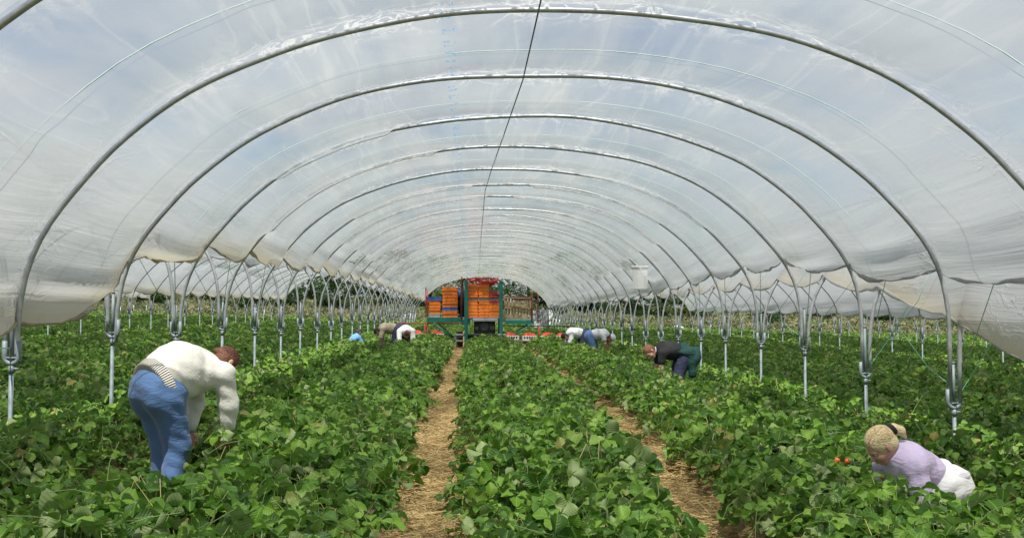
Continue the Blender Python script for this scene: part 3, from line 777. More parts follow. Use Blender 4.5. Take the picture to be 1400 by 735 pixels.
# long dry grass on the bank
GRASSC = bpy.data.collections.new("grass_shapes")
def grass_mat():
    t = NT("long_grass"); rnd = t.n("ShaderNodeObjectInfo").outputs["Random"]; n1 = t.noise(t.n("ShaderNodeNewGeometry").outputs["Position"], .12, 4)
    c = t.ramp(t.math('ADD', t.math('MULTIPLY', rnd, .45), t.math('MULTIPLY', n1, .6)), [(.25, (.06, .11, .03)), (.5, (.17, .19, .08)), (.75, (.26, .24, .13))])
    return t.done(t.principled(c, .7))
M["grass"] = grass_mat()
for i in range(4):
    q = random.Random(600 + i); m = MB()
    for j in range(16):
        a = q.uniform(0, 6.28); b = Vector((q.gauss(0, .12), q.gauss(0, .12), 0)); d = Vector((math.cos(a), math.sin(a), 0)); w = d.cross(Vector((0, 0, 1))) * .018; hh = q.uniform(.15, .4)
        m.add([b - w, b + w, b + d * .1 + Vector((0, 0, hh * .7)) + w * .6, b + d * .24 + Vector((0, 0, hh))], [(0, 1, 2, 3)])
    GRASSC.objects.link(bpy.data.objects.new("grass_shape_%d" % i, m.mesh("grass_tuft", M["grass"])))
NG_GRASS = scatter_group("scatter_grass", GRASSC)
pts, tu, sz, va = [], [], [], []
for i in range(9000):
    y = 72.3 + 22 * rs.random() ** 1.3; x = rs.uniform(-.62, .66) * y
    pts.append((x, y, gz(x) + bank(x, y) - .03)); tu.append((rs.gauss(0, .1), rs.gauss(0, .1), rs.uniform(0, 6.28))); s = rs.uniform(.6, 1.2); sz.append((s * 1.4, s * 1.4, s)); va.append(rs.randrange(4))
scatter("meadow_grass", pts, tu, sz, va, NG_GRASS)
# loose white sheet bundled at the end of the tunnel
M["sheet"] = M["hem"]
def bundle(name, loc, size, label, seed):
    q = random.Random(seed); vs = []; nu, nv = 22, 14
    for j in range(nv + 1):
        for i in range(nu):
            a = 2 * math.pi * i / nu; b = math.pi * j / nv; r_ = 1 + .16 * math.sin(5 * a + q.uniform(0, .6) + 2 * b) + .1 * math.sin(9 * b + 2 * a)
            vs.append((math.cos(a) * math.sin(b) * r_ * size[0], math.sin(a) * math.sin(b) * r_ * size[1], math.cos(b) * size[2] * (1 + .08 * math.sin(3 * a))))
    m = MB(); m.add(vs, [(j * nu + i, (j + 1) * nu + i, (j + 1) * nu + (i + 1) % nu, j * nu + (i + 1) % nu) for j in range(nv) for i in range(nu)])
    o = m.build(name, M["white_sheet"], None, True); o.location = loc; tag(o, label, "plastic sheet"); return o
t = NT("white_crumpled_film"); f = t.noise(t.obj(), 5, 5, .6, .6)
M["white_sheet"] = t.done(t.principled(t.ramp(f, [(.3, (.55, .56, .55)), (.6, (.82, .83, .82))]), .35, 0, t.bump(f, .8, .1)))
m = MB(); q = random.Random(3); nu, nv = 60, 14
vs = [(3.15 + 1.35 * i / (nu - 1) + .05 * math.sin(j * .6 + i), 60.2 + .10 * math.sin(i * .9 + .25 * j) + .05 * math.sin(i * 2.3 - j * .4), .35 + (1.15 - .35 * abs(i / (nu - 1) - .6)) * j / (nv - 1) - .06 * math.sin(i * .5) * j / (nv - 1)) for j in range(nv) for i in range(nu)]
m.add(vs, [(j * nu + i, j * nu + i + 1, (j + 1) * nu + i + 1, (j + 1) * nu + i) for j in range(nv - 1) for i in range(nu - 1)])
tag(m.build("gathered_sheet", M["white_sheet"], None, True), "white crumpled plastic hanging at the far end of the tunnel, right of the rig", "plastic sheet")
bundle("gathered_sheet", (14.6, 73.5, -.1), (.45, .4, .35), "small heap of pale plastic on the bank beyond the right-hand posts", 2)

# ------------------------------------------------------------------ picking rig with its crates
YR = 37.0
M["green_paint"] = plain("green_paint", (.012, .145, .108), .42, 0, .25, 4)
M["blue_paint"] = plain("blue_paint", (.05, .12, .26), .45, 0, .25, 5)
M["red_paint"] = plain("red_paint", (.40, .05, .04), .5, 0, .3, 6)
M["rust_paint"] = plain("rusty_red_paint", (.26, .075, .055), .7, 0, .35, 8)
M["tyre"] = plain("tyre_rubber", (.018, .018, .018), .85, 0, .3, 12)
M["engine"] = plain("oily_engine", (.03, .032, .032), .5, .3, .5, 5)
M["engine_grey"] = plain("greasy_grey_metal", (.10, .10, .095), .6, .3, .5, 9)
M["alu"] = plain("bare_metal", (.34, .34, .33), .5, .4, .2, 8)
M["orange"] = plain("orange_plastic", (.90, .22, .02), .4, 0, .12, 5)
M["blue_crate"] = plain("blue_plastic", (.05, .13, .42), .4, 0, .15, 5)
M["grey_crate"] = plain("grey_plastic", (.42, .41, .38), .5, 0, .15, 5)
M["white_tray"] = plain("white_plastic", (.72, .72, .72), .45, 0, .1, 5)
M["red_sheet"] = plain("red_plastic_sheet", (.48, .05, .05), .4, 0, .3, 4)
M["wood_old"] = plain("weathered_wood", (.33, .23, .13), .85, 0, .45, 7, .5)
def punnet_mat(name, cols):
    t = NT(name); v = t.n("ShaderNodeTexVoronoi", {"Vector": t.obj(), "Scale": 28.0}); f = t.n("ShaderNodeSeparateColor", {0: v.outputs["Color"]}).outputs[0]
    return t.done(t.principled(t.ramp(f, cols), .35, 0, t.bump(v.outputs["Distance"], .8, .03)))
M["berries"] = punnet_mat("strawberries_in_punnets", [(.2, (.42, .02, .012)), (.6, (.62, .05, .02)), (.9, (.68, .12, .05))])
zg = gz(.3, YR)
rig = empty("picking_rig", (.35, YR, zg), 0, "green tractor-drawn picking rig with raised decks straddling the strawberry rows", "picking rig")
def rp(name, mb, mat_, smooth=False, parent=None):
    o = mb.build(name, mat_, parent or rig, smooth); return o
def bx(name, x0, x1, y0, y1, z0, z1, mat_, bev=.01, parent=None):
    m = MB(); m.box(((x0 + x1) / 2 - .35, (y0 + y1) / 2 - YR, (z0 + z1) / 2 - zg), (x1 - x0, y1 - y0, z1 - z0), bev=bev); return rp(name, m, mat_, parent=parent)
def tb(name, pts, r, mat_, n=8):
    m = MB(); m.tube([(x - .35, y - YR, z - zg) for x, y, z in pts], r, n); return rp(name, m, mat_, True)
# decks: left, middle, right
bx("deck", -1.72, -.46, 37.05, 38.6, 1.14, 1.19, M["blue_paint"]); bx("deck", .98, 2.24, 37.05, 38.6, 1.06, 1.11, M["green_paint"])
bx("deck", -.40, .93, 36.95, 38.8, 1.12, 1.18, M["blue_paint"])
bx("side_board", -1.75, -.50, 37.0, 37.05, 1.02, 1.20, M["green_paint"]); bx("side_board", 1.08, 2.12, 37.0, 37.05, .95, 1.09, M["green_paint"])
bx("side_board", -.50, -.18, 36.98, 37.04, .92, 1.12, M["green_paint"])
bx("front_rail", -.10, .80, 36.86, 36.94, 1.05, 1.15, M["alu"])
for x0 in (-.40, .86): bx("upright_post", x0, x0 + .13, 36.88, 37.0, .25, 2.50, M["green_paint"])
for x0 in (-.40, .86): bx("upright_post", x0, x0 + .1, 38.7, 38.8, .25, 2.45, M["green_paint"])
tb("roof_rail", [(-.36, 36.94, 2.44), (-.30, 36.94, 2.55), (0, 36.94, 2.60), (.5, 36.94, 2.60), (.82, 36.94, 2.55), (.93, 36.94, 2.46)], .03, M["red_paint"])
tb("roof_rail", [(-.36, 38.75, 2.40), (-.25, 38.75, 2.52), (.3, 38.75, 2.56), (.8, 38.75, 2.52), (.93, 38.75, 2.42)], .03, M["red_paint"])
# rolled red sheet under the roof
m = MB(); q = random.Random(4); P = []
for i in range(13):
    P.append((-.22 + i * .085 - .35, 36.96 - YR + q.uniform(-.03, .03), 2.50 + .04 * math.sin(i * .55) + q.uniform(-.02, .02) - zg))
m.tube(P, [q.uniform(.04, .085) for _ in P], 8); rp("rolled_sheet", m, M["red_sheet"], True)
tb("light_pole", [(-.50, 37.0, 1.1), (-.51, 37.0, 2.45), (-.49, 37.0, 2.66)], .028, M["rust_paint"])
tb("railing", [(-1.78, 37.1, 1.2), (-1.79, 37.1, 2.28)], .022, M["red_paint"]); tb("railing", [(-1.78, 38.5, 1.2), (-1.79, 38.5, 2.2)], .022, M["red_paint"])
tb("railing", [(1.08, 37.0, 1.95), (2.02, 37.0, 1.93)], .022, M["rust_paint"])
tb("railing", [(2.04, 37.0, 1.05), (2.04, 37.0, 2.02), (2.08, 37.0, 2.1), (2.2, 37.0, 2.1), (2.26, 37.0, 2.02), (2.26, 37.0, 1.0)], .024, M["rust_paint"])
tb("railing", [(2.04, 37.0, 1.78), (2.26, 37.0, 1.78)], .018, M["rust_paint"]); tb("railing", [(2.04, 37.0, 1.45), (2.26, 37.0, 1.45)], .018, M["rust_paint"])
tb("railing", [(1.0, 37.0, 1.95), (.95, 37.0, 1.62)], .02, M["rust_paint"])
tb("deck_strut", [(-1.52, 37.0, 1.0), (-.88, 36.95, .50)], .026, M["green_paint"]); tb("deck_strut", [(-1.38, 37.4, 1.0), (-.78, 37.3, .46)], .02, M["green_paint"])
tb("deck_strut", [(2.02, 37.0, .93), (1.22, 36.95, .46)], .026, M["green_paint"]); tb("deck_strut", [(1.9, 37.4, .93), (1.15, 37.3, .44)], .02, M["green_paint"])
# engine and chassis under the middle deck
eng = bx("chassis", -.36, .94, 37.05, 38.9, .40, .55, M["engine"], .02)
bx("engine_block", -.05, .72, 37.15, 38.4, .52, 1.10, M["engine"], .05)
m = MB(); m.tube([(.33 - .35, .13, .86 - zg), (.33 - .35, .10, .86 - zg)], .15, 16); m.tube([(.05 - .35, .13, .80 - zg), (.05 - .35, .08, .80 - zg)], .07, 12); m.box((.60 - .35, .10, .80 - zg), (.18, .08, .16), bev=.02); rp("engine_cover", m, M["engine_grey"])
bx("cross_beam", -.45, .96, 36.93, 37.03, .52, .60, M["engine"])
for sx in (-.59, .93):
    w = MB(); c = (sx + .02 - .35, .25, .33 - zg - .0)
    prof = [(-.11, .20), (-.12, .29), (-.09, .325), (0, .335), (.09, .325), (.12, .29), (.11, .20)]; n_ = 28
    vs = []
    for px_, r_ in prof:
        for j in range(n_): a = 2 * math.pi * j / n_; rr = r_ + (.012 if (j % 2 and r_ > .3) else 0); vs.append((c[0] + px_, c[1] + rr * math.cos(a), c[2] + rr * math.sin(a)))
    w.add(vs, [(i * n_ + j, i * n_ + (j + 1) % n_, (i + 1) * n_ + (j + 1) % n_, (i + 1) * n_ + j) for i in range(6) for j in range(n_)])
    wh = rp("wheel", w, M["tyre"])
    r2 = MB(); r2.tube([(c[0] - .09, c[1], c[2]), (c[0] + .09, c[1], c[2])], .205, 20); r2.tube([(c[0] - .13, c[1], c[2]), (c[0] + .13, c[1], c[2])], .06, 12); rim = rp("rim", r2, M["alu"], parent=wh)
    k_ = MB(); k_.box((c[0], c[1] - .42, c[2] + .24), (.3, .12, .05), bev=.01); k_.box((c[0], c[1] - .42, c[2] + .02), (.28, .03, .05), bev=.01); k_.box((c[0] - .13, c[1] - .42, c[2] + .13), (.03, .03, .2)); rp("step", k_, M["alu"])
# low arms that carry the pickers' trays
tb("tray_arm", [(-.4, 37.0, .98), (-1.7, 37.1, .98), (-3.05, 37.1, .97)], .025, M["rust_paint"]); tb("tray_arm", [(.95, 37.0, .90), (2.3, 37.1, .88), (3.6, 37.1, .86)], .02, M["engine"])
tb("tray_shelf", [(-.6, 36.9, .42), (-3.1, 36.9, .44)], .022, M["alu"]); tb("tray_shelf", [(1.0, 36.9, .36), (3.5, 36.9, .34)], .022, M["alu"])
tb("tray_shelf", [(-.6, 37.3, .42), (-3.1, 37.3, .44)], .022, M["alu"]); tb("tray_shelf", [(1.0, 37.3, .36), (3.5, 37.3, .34)], .022, M["alu"])
for x_, z_ in ((-1.72, .98), (-1.82, .98), (-3.0, .97), (2.30, .88), (3.42, .86)): tb("arm_hanger", [(x_, 37.1, z_), (x_, 37.1, .30)], .028, M["red_paint"])
def crate_mesh(w, d, h, mats, slots=True):
    m = MB(); t_ = .012
    m.box((0, 0, t_ / 2), (w - .02, d - .02, t_))
    for sy in (-1, 1):
        y = sy * (d / 2 - t_ / 2)
        m.box((0, y, h * .34), (w - .03, t_, h * .68 - .004)); m.box((0, y + sy * .004, h - .014), (w, t_ + .012, .024), bev=.004)
        for k in range(5): m.box((-w / 2 + .03 + k * (w - .06) / 4, y, h * .78), (.03, t_ * .9, h * .24))
    for sx in (-1, 1):
        x = sx * (w / 2 - t_ / 2)
        m.box((x, 0, h * .34), (t_, d - .05, h * .68 - .004)); m.box((x + sx * .004, 0, h - .014), (t_ + .012, d - .03, .024), bev=.004)
        for k in range(4): m.box((x, -d / 2 + .04 + k * (d - .08) / 3, h * .78), (t_ * .9, .03, h * .24))
    return m.mesh("crate", mats)
CW = {"orange": crate_mesh(.385, .55, .118, [M["orange"]]), "wide": crate_mesh(.56, .38, .118, [M["orange"]]), "blue": crate_mesh(.56, .38, .118, [M["blue_crate"]]), "grey": crate_mesh(.42, .38, .118, [M["grey_crate"]]), "mid": crate_mesh(.42, .38, .118, [M["orange"]])}
def stack(x, y, z, kinds, where):
    for i, k in enumerate(kinds):
        o = link(bpy.data.objects.new("picking_crate", CW[k])); o.location = (x + random.uniform(-.012, .012), y + random.uniform(-.02, .02), z + i * .121); o.rotation_euler.z = random.uniform(-.025, .025)
        c = "blue" if k == "blue" else "grey" if k == "grey" else "orange"
        tag(o, "%s slatted crate, %s from the bottom of the %s" % (c, ORD[i], where), "crate", "crates stacked on the picking rig")
stack(-1.47, 37.35, 1.195, ["grey", "mid", "mid", "mid", "mid", "blue"], "leftmost stack on the rig")
stack(-.92, 37.33, 1.195, ["wide", "wide", "blue", "wide", "wide", "wide", "wide", "wide", "wide"], "second stack from the left")
stack(-.10, 37.35, 1.185, ["orange"] * 5 + ["grey"] + ["orange"] * 4, "stack beside the left green post")
stack(.30, 37.35, 1.185, ["orange"] * 5 + ["grey"] + ["orange"] * 4, "middle stack between the green posts")
stack(.67, 37.37, 1.185, ["orange"] * 4, "short stack beside the right green post")
stack(-.10, 37.95, 1.185, ["orange"] * 8, "back stack behind the left green post"); stack(.30, 37.95, 1.185, ["orange"] * 8, "back stack behind the middle stack")
stack(-.92, 37.9, 1.195, ["wide"] * 7, "back stack on the left deck")
CW["red"] = crate_mesh(.385, .55, .118, [M["red_sheet"]])
stack(.67, 37.37, 1.185 + 4 * .121, ["red", "grey", "red", "red"], "red pile beside the right green post")
for o in [o for o in COL.objects if o.get("label", "").endswith("red pile beside the right green post")]:
    o["label"] = o["label"].replace("orange slatted crate", "red slatted crate"); o.rotation_euler.z = random.uniform(-.25, .25)
o = bundle("red_bag", (.45, 37.4, 2.43), (.30, .2, .09), "crumpled red plastic bag lying on the middle stack under the roof", 21)
o.data.materials.clear(); o.data.materials.append(M["red_sheet"]); o["category"] = "bag"
# wooden crate sides on the right deck
wd = empty("wooden_pallet", (1.56, 37.25, 1.115), 0, "grey weathered wooden pallet standing upright on the right deck", "pallet")
q = random.Random(9)
for i in range(9):
    m = MB(); m.box((-.44 + i * .11, 0, .42), (.074, .022, .80 + q.uniform(-.02, .02)), bev=.004); o = m.build("plank", M["wood_old"], wd); o.location.y = q.uniform(-.006, .006)
for z in (.06, .44, .80):
    m = MB(); m.box((0, -.034, z), (.98, .03, .085), bev=.004); m.build("cross_board", M["wood_old"], wd)
for x in (-.50, .50):
    m = MB(); m.box((x, .02, .42), (.07, .07, .86), bev=.006); m.build("corner_post", M["wood_old"], wd)
# trays of picked berries along the arms
def tray(x, z, lab, fill="berries"):
    e = empty("punnet_tray", (x, 37.1, z), random.uniform(-.05, .05), lab, "tray", "trays of picked berries on the rig arms")
    m = MB(); m.box((0, 0, .02), (.50, .38, .03), bev=.006)
    for k in range(6): m.box((-.22 + k * .088, -.19, .08), (.03, .016, .12))
    m.box((0, -.19, .145), (.52, .02, .025)); m.box((0, .19, .09), (.52, .02, .13)); m.box((-.255, 0, .09), (.02, .38, .13)); m.box((.255, 0, .09), (.02, .38, .13))
    m.build("tray", M["white_tray"], e)
    q = random.Random(int(x * 100)); vs = []; nu, nv = 14, 9
    for j in range(nv):
        for i in range(nu):
            u_, v_ = i / (nu - 1) - .5, j / (nv - 1) - .5; vs.append((u_ * .48, v_ * .36, .15 + .11 * (1 - (2 * u_) ** 4) * (1 - (2 * v_) ** 4) * (.75 + .5 * q.random())))
    b = MB(); b.add(vs, [(j * nu + i, j * nu + i + 1, (j + 1) * nu + i + 1, (j + 1) * nu + i) for j in range(nv - 1) for i in range(nu - 1)])
    b.build("berry_heap", M[fill], e, True)
tray(-2.75, .46, "tray heaped with red strawberries at the outer end of the left arm"); tray(-2.14, .46, "tray heaped with red strawberries beside the red hanger on the left arm")
tray(-1.40, .45, "tray of strawberries under the left deck beside the slanting strut"); tray(1.30, .38, "tray of strawberries on the right arm next to the wheel"); tray(1.95, .37, "tray of strawberries on the right arm under the pallet")
tray(2.62, .37, "tray of orange-red strawberries right of the red hanger"); tray(3.18, .36, "tray of red strawberries at the outer end of the right arm", "berries")

# ------------------------------------------------------------------ people: bodies grown from blended distance fields
def surface_nets(F, org, h):
    nx_, ny_, nz_ = F.shape; ins = F < 0
    c = np.zeros((nx_ - 1, ny_ - 1, nz_ - 1), np.int8)
    for i in (0, 1):
        for j in (0, 1):
            for k in (0, 1): c += ins[i:nx_ - 1 + i, j:ny_ - 1 + j, k:nz_ - 1 + k]
    act = (c > 0) & (c < 8); idx = -np.ones(c.shape, np.int64); A = np.argwhere(act); idx[act] = np.arange(len(A))
    sm = np.zeros((len(A), 3)); ct = np.zeros(len(A))
    corners = [(i, j, k) for i in (0, 1) for j in (0, 1) for k in (0, 1)]
    for a in corners:
        for ax in range(3):
            if a[ax]: continue
            b = list(a); b[ax] = 1
            fa = F[A[:, 0] + a[0], A[:, 1] + a[1], A[:, 2] + a[2]]; fb = F[A[:, 0] + b[0], A[:, 1] + b[1], A[:, 2] + b[2]]
            x = (fa < 0) != (fb < 0); t_ = np.where(x, fa / np.where(fa == fb, 1, fa - fb), 0)
            p = np.tile(np.array(a, float), (len(A), 1)); p[:, ax] += t_
            sm[x] += p[x]; ct += x
    V = (A + sm / ct[:, None]) * h + org
    Q = []
    for ax in range(3):
        sl0 = [slice(1, -1)] * 3; sl0[ax] = slice(0, -1); sl1 = list(sl0); sl1[ax] = slice(1, None)
        a, b = ins[tuple(sl0)], ins[tuple(sl1)]
        E = np.argwhere(a != b); fl = a[a != b]
        E = E + np.array([0 if i == ax else 1 for i in range(3)])
        o1, o2 = [i for i in range(3) if i != ax]
        def at_(d1, d2):
            e = E.copy(); e[:, o1] += d1; e[:, o2] += d2; return idx[e[:, 0], e[:, 1], e[:, 2]]
        q = np.stack([at_(-1, -1), at_(0, -1), at_(0, 0), at_(-1, 0)], 1)
        flip = fl if ax != 1 else ~fl
        q[~flip] = q[~flip][:, ::-1]; Q.append(q)
    Q = np.concatenate(Q); Q = Q[(Q >= 0).all(1)]
    return V, Q
class SDF:
    def __init__(s, k=.03): s.p = []; s.k = k; s.fold = 0; s.ff = 1.0; s.cuts = []
    def cone(s, a, b, ra, rb, k=None): s.p.append(('c', np.array(a, float), np.array(b, float), ra, rb, k)); return s
    def ell(s, c, r, fw=(1, 0, 0), up=(0, 0, 1), k=None, sub=False):
        f = np.array(fw, float); f /= np.linalg.norm(f); u = np.array(up, float); u -= f * u.dot(f); u /= np.linalg.norm(u)
        s.p.append(('s' if sub else 'e', np.array(c, float), np.array(r, float), np.stack([f, np.cross(u, f), u]), 0, k)); return s
    def cut(s, pt, n): s.cuts.append((np.array(pt, float), np.array(n, float) / np.linalg.norm(n)))
    def bounds(s):
        lo, hi = [], []
        for t_, a, b, c, d, k in s.p:
            if t_ == 's': continue
            if t_ == 'c': lo.append(np.minimum(a - c, b - d)); hi.append(np.maximum(a + c, b + d))
            else: r_ = max(b); lo.append(a - r_); hi.append(a + r_)
        return np.min(lo, 0), np.max(hi, 0)
    def eval(s, P):
        D = None
        for t_, a, b, c, d, k in s.p:
            if t_ == 'c':
                ba = b - a; h = np.clip(((P - a) @ ba) / (ba @ ba), 0, 1); e = np.linalg.norm(P - a - h[..., None] * ba, axis=-1) - (c + (d - c) * h)
            else:
                q = (P - a) @ c.T; k0 = np.linalg.norm(q / b, axis=-1); k1 = np.linalg.norm(q / (b * b), axis=-1) + 1e-9; e = k0 * (k0 - 1) / k1
            kk = k or s.k
            if D is None: D = e
            elif t_ == 's':
                h = np.clip(.5 - .5 * (D + e) / kk, 0, 1); D = D + (-e - D) * h + kk * h * (1 - h)
            else:
                h = np.clip(.5 + .5 * (e - D) / kk, 0, 1); D = e + (D - e) * h - kk * h * (1 - h)
        if s.fold:
            x, y, z = P[..., 0] * s.ff, P[..., 1] * s.ff, P[..., 2] * s.ff
            w = np.sin(31 * x + 19 * z + 3 * np.sin(11 * y + 5 * z)) * np.sin(17 * z - 9 * y + 2.4 * np.sin(13 * x)) + .6 * np.sin(58 * z + 23 * x - 17 * y)
            D = D + s.fold * w
        for p, n in s.cuts: D = np.maximum(D, (P - p) @ n)
        return D
    def mesh(s, h):
        lo, hi = s.bounds(); lo = lo - 3 * h - abs(s.fold) * 2; hi = hi + 3 * h + abs(s.fold) * 2
        n = np.ceil((hi - lo) / h).astype(int) + 1
        G = np.stack(np.meshgrid(*[lo[i] + np.arange(n[i]) * h for i in range(3)], indexing='ij'), -1)
        return surface_nets(s.eval(G), lo, h)
def join(ms):
    V, Q, b = [], [], 0
    for v, q in ms: V.append(v); Q.append(q + b); b += len(v)
    return np.concatenate(V), np.concatenate(Q)
def nrm(v): v = np.array(v, float); return v / np.linalg.norm(v)
def put(name, s, h, mat_, parent):
    V, Q = s.mesh(h) if isinstance(s, SDF) else s
    return link(bpy.data.objects.new(name, np_mesh(name, V, Q, mat_)), parent)
def cloth(name, col, rough=.85, weave=240, str_=.3):
    t = NT(name); o = t.obj(); f = t.noise(o, 7, 5, .6); w = t.noise(o, weave, 2, .5)
    c = t.mixc(f, tuple(x * .85 for x in col), tuple(min(1, x * 1.12) for x in col))
    return t.done(t.principled(c, rough, 0, t.bump(t.math('MULTIPLY_ADD', w, .12, t.noise(t.n("ShaderNodeMapping", {0: o, 3: (5, 5, 13)}).outputs[0], 1.6, 4, .55, 1.2)), str_ * 2.2, .035), **{"Sheen Weight": .2 if max(col) > .1 else .0}))
def rib_mat():
    t = NT("cream_knit"); o = t.obj(); s = t.n("ShaderNodeSeparateXYZ", {0: o})
    f = t.noise(o, 26, 3, .5)
    a = t.math('SINE', t.math('MULTIPLY', s.outputs[1], 230.0)); b = t.math('SINE', t.math('MULTIPLY', t.math('ADD', s.outputs[0], s.outputs[2]), 210.0))
    kn = t.math('MULTIPLY', a, b)
    c = t.mixc(f, (.60, .57, .50), (.72, .70, .64))
    return t.done(t.principled(c, .9, 0, t.bump(t.math('MULTIPLY_ADD', kn, .10, f), .5, .008), **{"Sheen Weight": .3}))
def hem_rib_mat():
    t = NT("cream_ribbing"); s = t.n("ShaderNodeSeparateXYZ", {0: t.obj()})
    th = t.math('ARCTAN2', s.outputs[1], t.math('SUBTRACT', t.math('MULTIPLY_ADD', s.outputs[0], -.34, t.math('MULTIPLY', s.outputs[2], .94)), .905))
    w = t.math('SINE', t.math('MULTIPLY', th, 70.0))
    c = t.mixc(t.math('MULTIPLY_ADD', w, .5, .5), (.58, .55, .48), (.68, .65, .58))
    return t.done(t.principled(c, .9, 0, t.bump(w, .9, .012)))
M["knit"] = rib_mat(); M["knit_rib"] = hem_rib_mat()
M["jeans"] = cloth("blue_jeans", (.07, .145, .31), .85, 240, .13); M["lavender"] = cloth("lavender_cotton", (.60, .50, .70), .85, 300, .2)
M["white_cotton"] = cloth("white_cotton", (.74, .73, .72), .85, 240, .18); M["grey_cotton"] = cloth("pale_grey_cotton", (.60, .60, .62)); M["navy"] = cloth("navy_cloth", (.035, .04, .085))
M["black_cloth"] = cloth("black_cloth", (.018, .018, .02)); M["teal_cloth"] = cloth("dark_green_jacket", (.010, .058, .052)); M["blue_shirt"] = cloth("bright_blue_shirt", (.13, .33, .75)); M["beige"] = cloth("beige_cotton", (.44, .36, .24)); M["work_blue"] = cloth("work_blue", (.06, .17, .52))
M["boot"] = plain("dark_boot", (.03, .028, .026), .6)
def skin_mat(name, col):
    t = NT(name); f = t.noise(t.obj(), 14, 4, .6)
    c = t.mixc(f, tuple(x * .88 for x in col), (min(1, col[0] * 1.08), col[1] * .98, col[2] * .95))
    return t.done(t.principled(c, .5, 0, None, **{"Subsurface Weight": .12, "Subsurface Radius": (.01, .004, .002), "Subsurface Scale": .6}))
M["skin"] = skin_mat("fair_skin", (.58, .34, .25)); M["skin_tan"] = skin_mat("tanned_skin", (.46, .24, .15))
M["lip"] = plain("lip_skin", (.42, .16, .14), .45); M["eye"] = plain("eye_white", (.75, .74, .72), .25, 0, .03); M["iris"] = plain("dark_iris", (.03, .025, .02), .2)
def hair_mat(name, lo, hi):
    t = NT(name); o = t.obj(); mp = t.n("ShaderNodeMapping", {0: o, 3: (14, 60, 60)}).outputs[0]
    f = t.noise(mp, 1.6, 4, .6, .6)
    return t.done(t.principled(t.mixc(t.math('MULTIPLY_ADD', f, 1.8, -.4, clamp=True), lo, hi), .42, 0, t.bump(f, 1.0, .012)))
M["hair_blonde"] = hair_mat("blonde_hair", (.62, .46, .23), (.90, .76, .48)); M["hair_fair_low"] = hair_mat("dark_blonde_hair", (.50, .36, .16), (.70, .53, .27)); M["hair_auburn"] = hair_mat("auburn_hair", (.07, .022, .012), (.22, .075, .03)); M["hair_dark"] = hair_mat("dark_hair", (.02, .012, .01), (.06, .035, .025))
M["hair_red"] = hair_mat("reddish_hair", (.10, .035, .012), (.32, .13, .05))

def head_parts(C, fw, up, sc=1.0):
    """skull, jaw, nose, brow, lips and ears round the head centre C"""
    f = nrm(fw); u = nrm(np.array(up) - f * np.dot(up, f)); l = np.cross(u, f)
    W_ = lambda x, y, z: C + (f * x + l * y + u * z) * sc
    s = SDF(.022 * sc)
    s.ell(W_(-.012, 0, .030), np.array((.098, .076, .092)) * sc, f, u); s.ell(W_(.030, 0, -.030), np.array((.062, .058, .082)) * sc, f, u)
    s.ell(W_(.052, 0, -.088), np.array((.030, .034, .024)) * sc, f, u)                                        # chin
    s.ell(W_(.072, 0, .016), np.array((.022, .052, .014)) * sc, f, u, .015 * sc)                              # brow
    s.cone(W_(.082, 0, .004), W_(.106, 0, -.030), .008 * sc, .0125 * sc, .012 * sc); s.ell(W_(.094, 0, -.036), np.array((.014, .017, .009)) * sc, f, u, .008 * sc)
    for sy in (-1, 1):
        s.ell(W_(.058, sy * .036, -.030), np.array((.030, .024, .026)) * sc, f, u)                             # cheek
        s.ell(W_(.084, sy * .032, -.002), np.array((.013, .016, .009)) * sc, f, u, .010 * sc, sub=True)        # eye socket
        s.ell(W_(-.012, sy * .079, -.008), np.array((.020, .008, .032)) * sc, f + .25 * l * sy * 0, u, .008 * sc)
    s.ell(W_(.090, 0, -.060), np.array((.010, .022, .006)) * sc, f, u, .006 * sc); s.ell(W_(.088, 0, -.071), np.array((.010, .020, .006)) * sc, f, u, .006 * sc)
    return s, W_, f, u, l
def hand_parts(wr, d, pn, side, sc=1.0, curl=.6):
    """palm, four bent fingers and a thumb; d points from wrist to fingers, pn is the palm's facing, side +1 puts the thumb on d x pn"""
    d = nrm(d); pn = nrm(np.array(pn) - d * np.dot(pn, d)); t_ = np.cross(d, pn) * side
    s = SDF(.007 * sc); wr = np.array(wr, float)
    for i, off in enumerate((-.028, -.009, .010, .029)):
        s.cone(wr + t_ * off * .55 * sc, wr + (d * .082 + t_ * off) * sc, .016 * sc, .0125 * sc, .014 * sc)
    for off, L, r_ in ((.030, .070, .0088), (.010, .079, .0092), (-.010, .073, .0088), (-.029, .056, .0078)):
        p = wr + (d * .082 + t_ * off) * sc; a = curl * .5
        for seg, fr in enumerate((.45, .32, .23)):
            dd = d * math.cos(a) + pn * math.sin(a); q = p + dd * L * fr * sc * 1.05; s.cone(p, q, r_ * (1 - .08 * seg) * sc, r_ * (.94 - .1 * seg) * sc, .004 * sc); p = q; a += curl * .75
    b = wr + (d * .018 + t_ * .026) * sc; c = b + (d * .030 + t_ * .026 + pn * .014) * sc; e = c + (d * .032 + t_ * .008 + pn * .014) * sc
    s.cone(b, c, .014 * sc, .0108 * sc, .012 * sc); s.cone(c, e, .0105 * sc, .0085 * sc, .004 * sc)
    return s
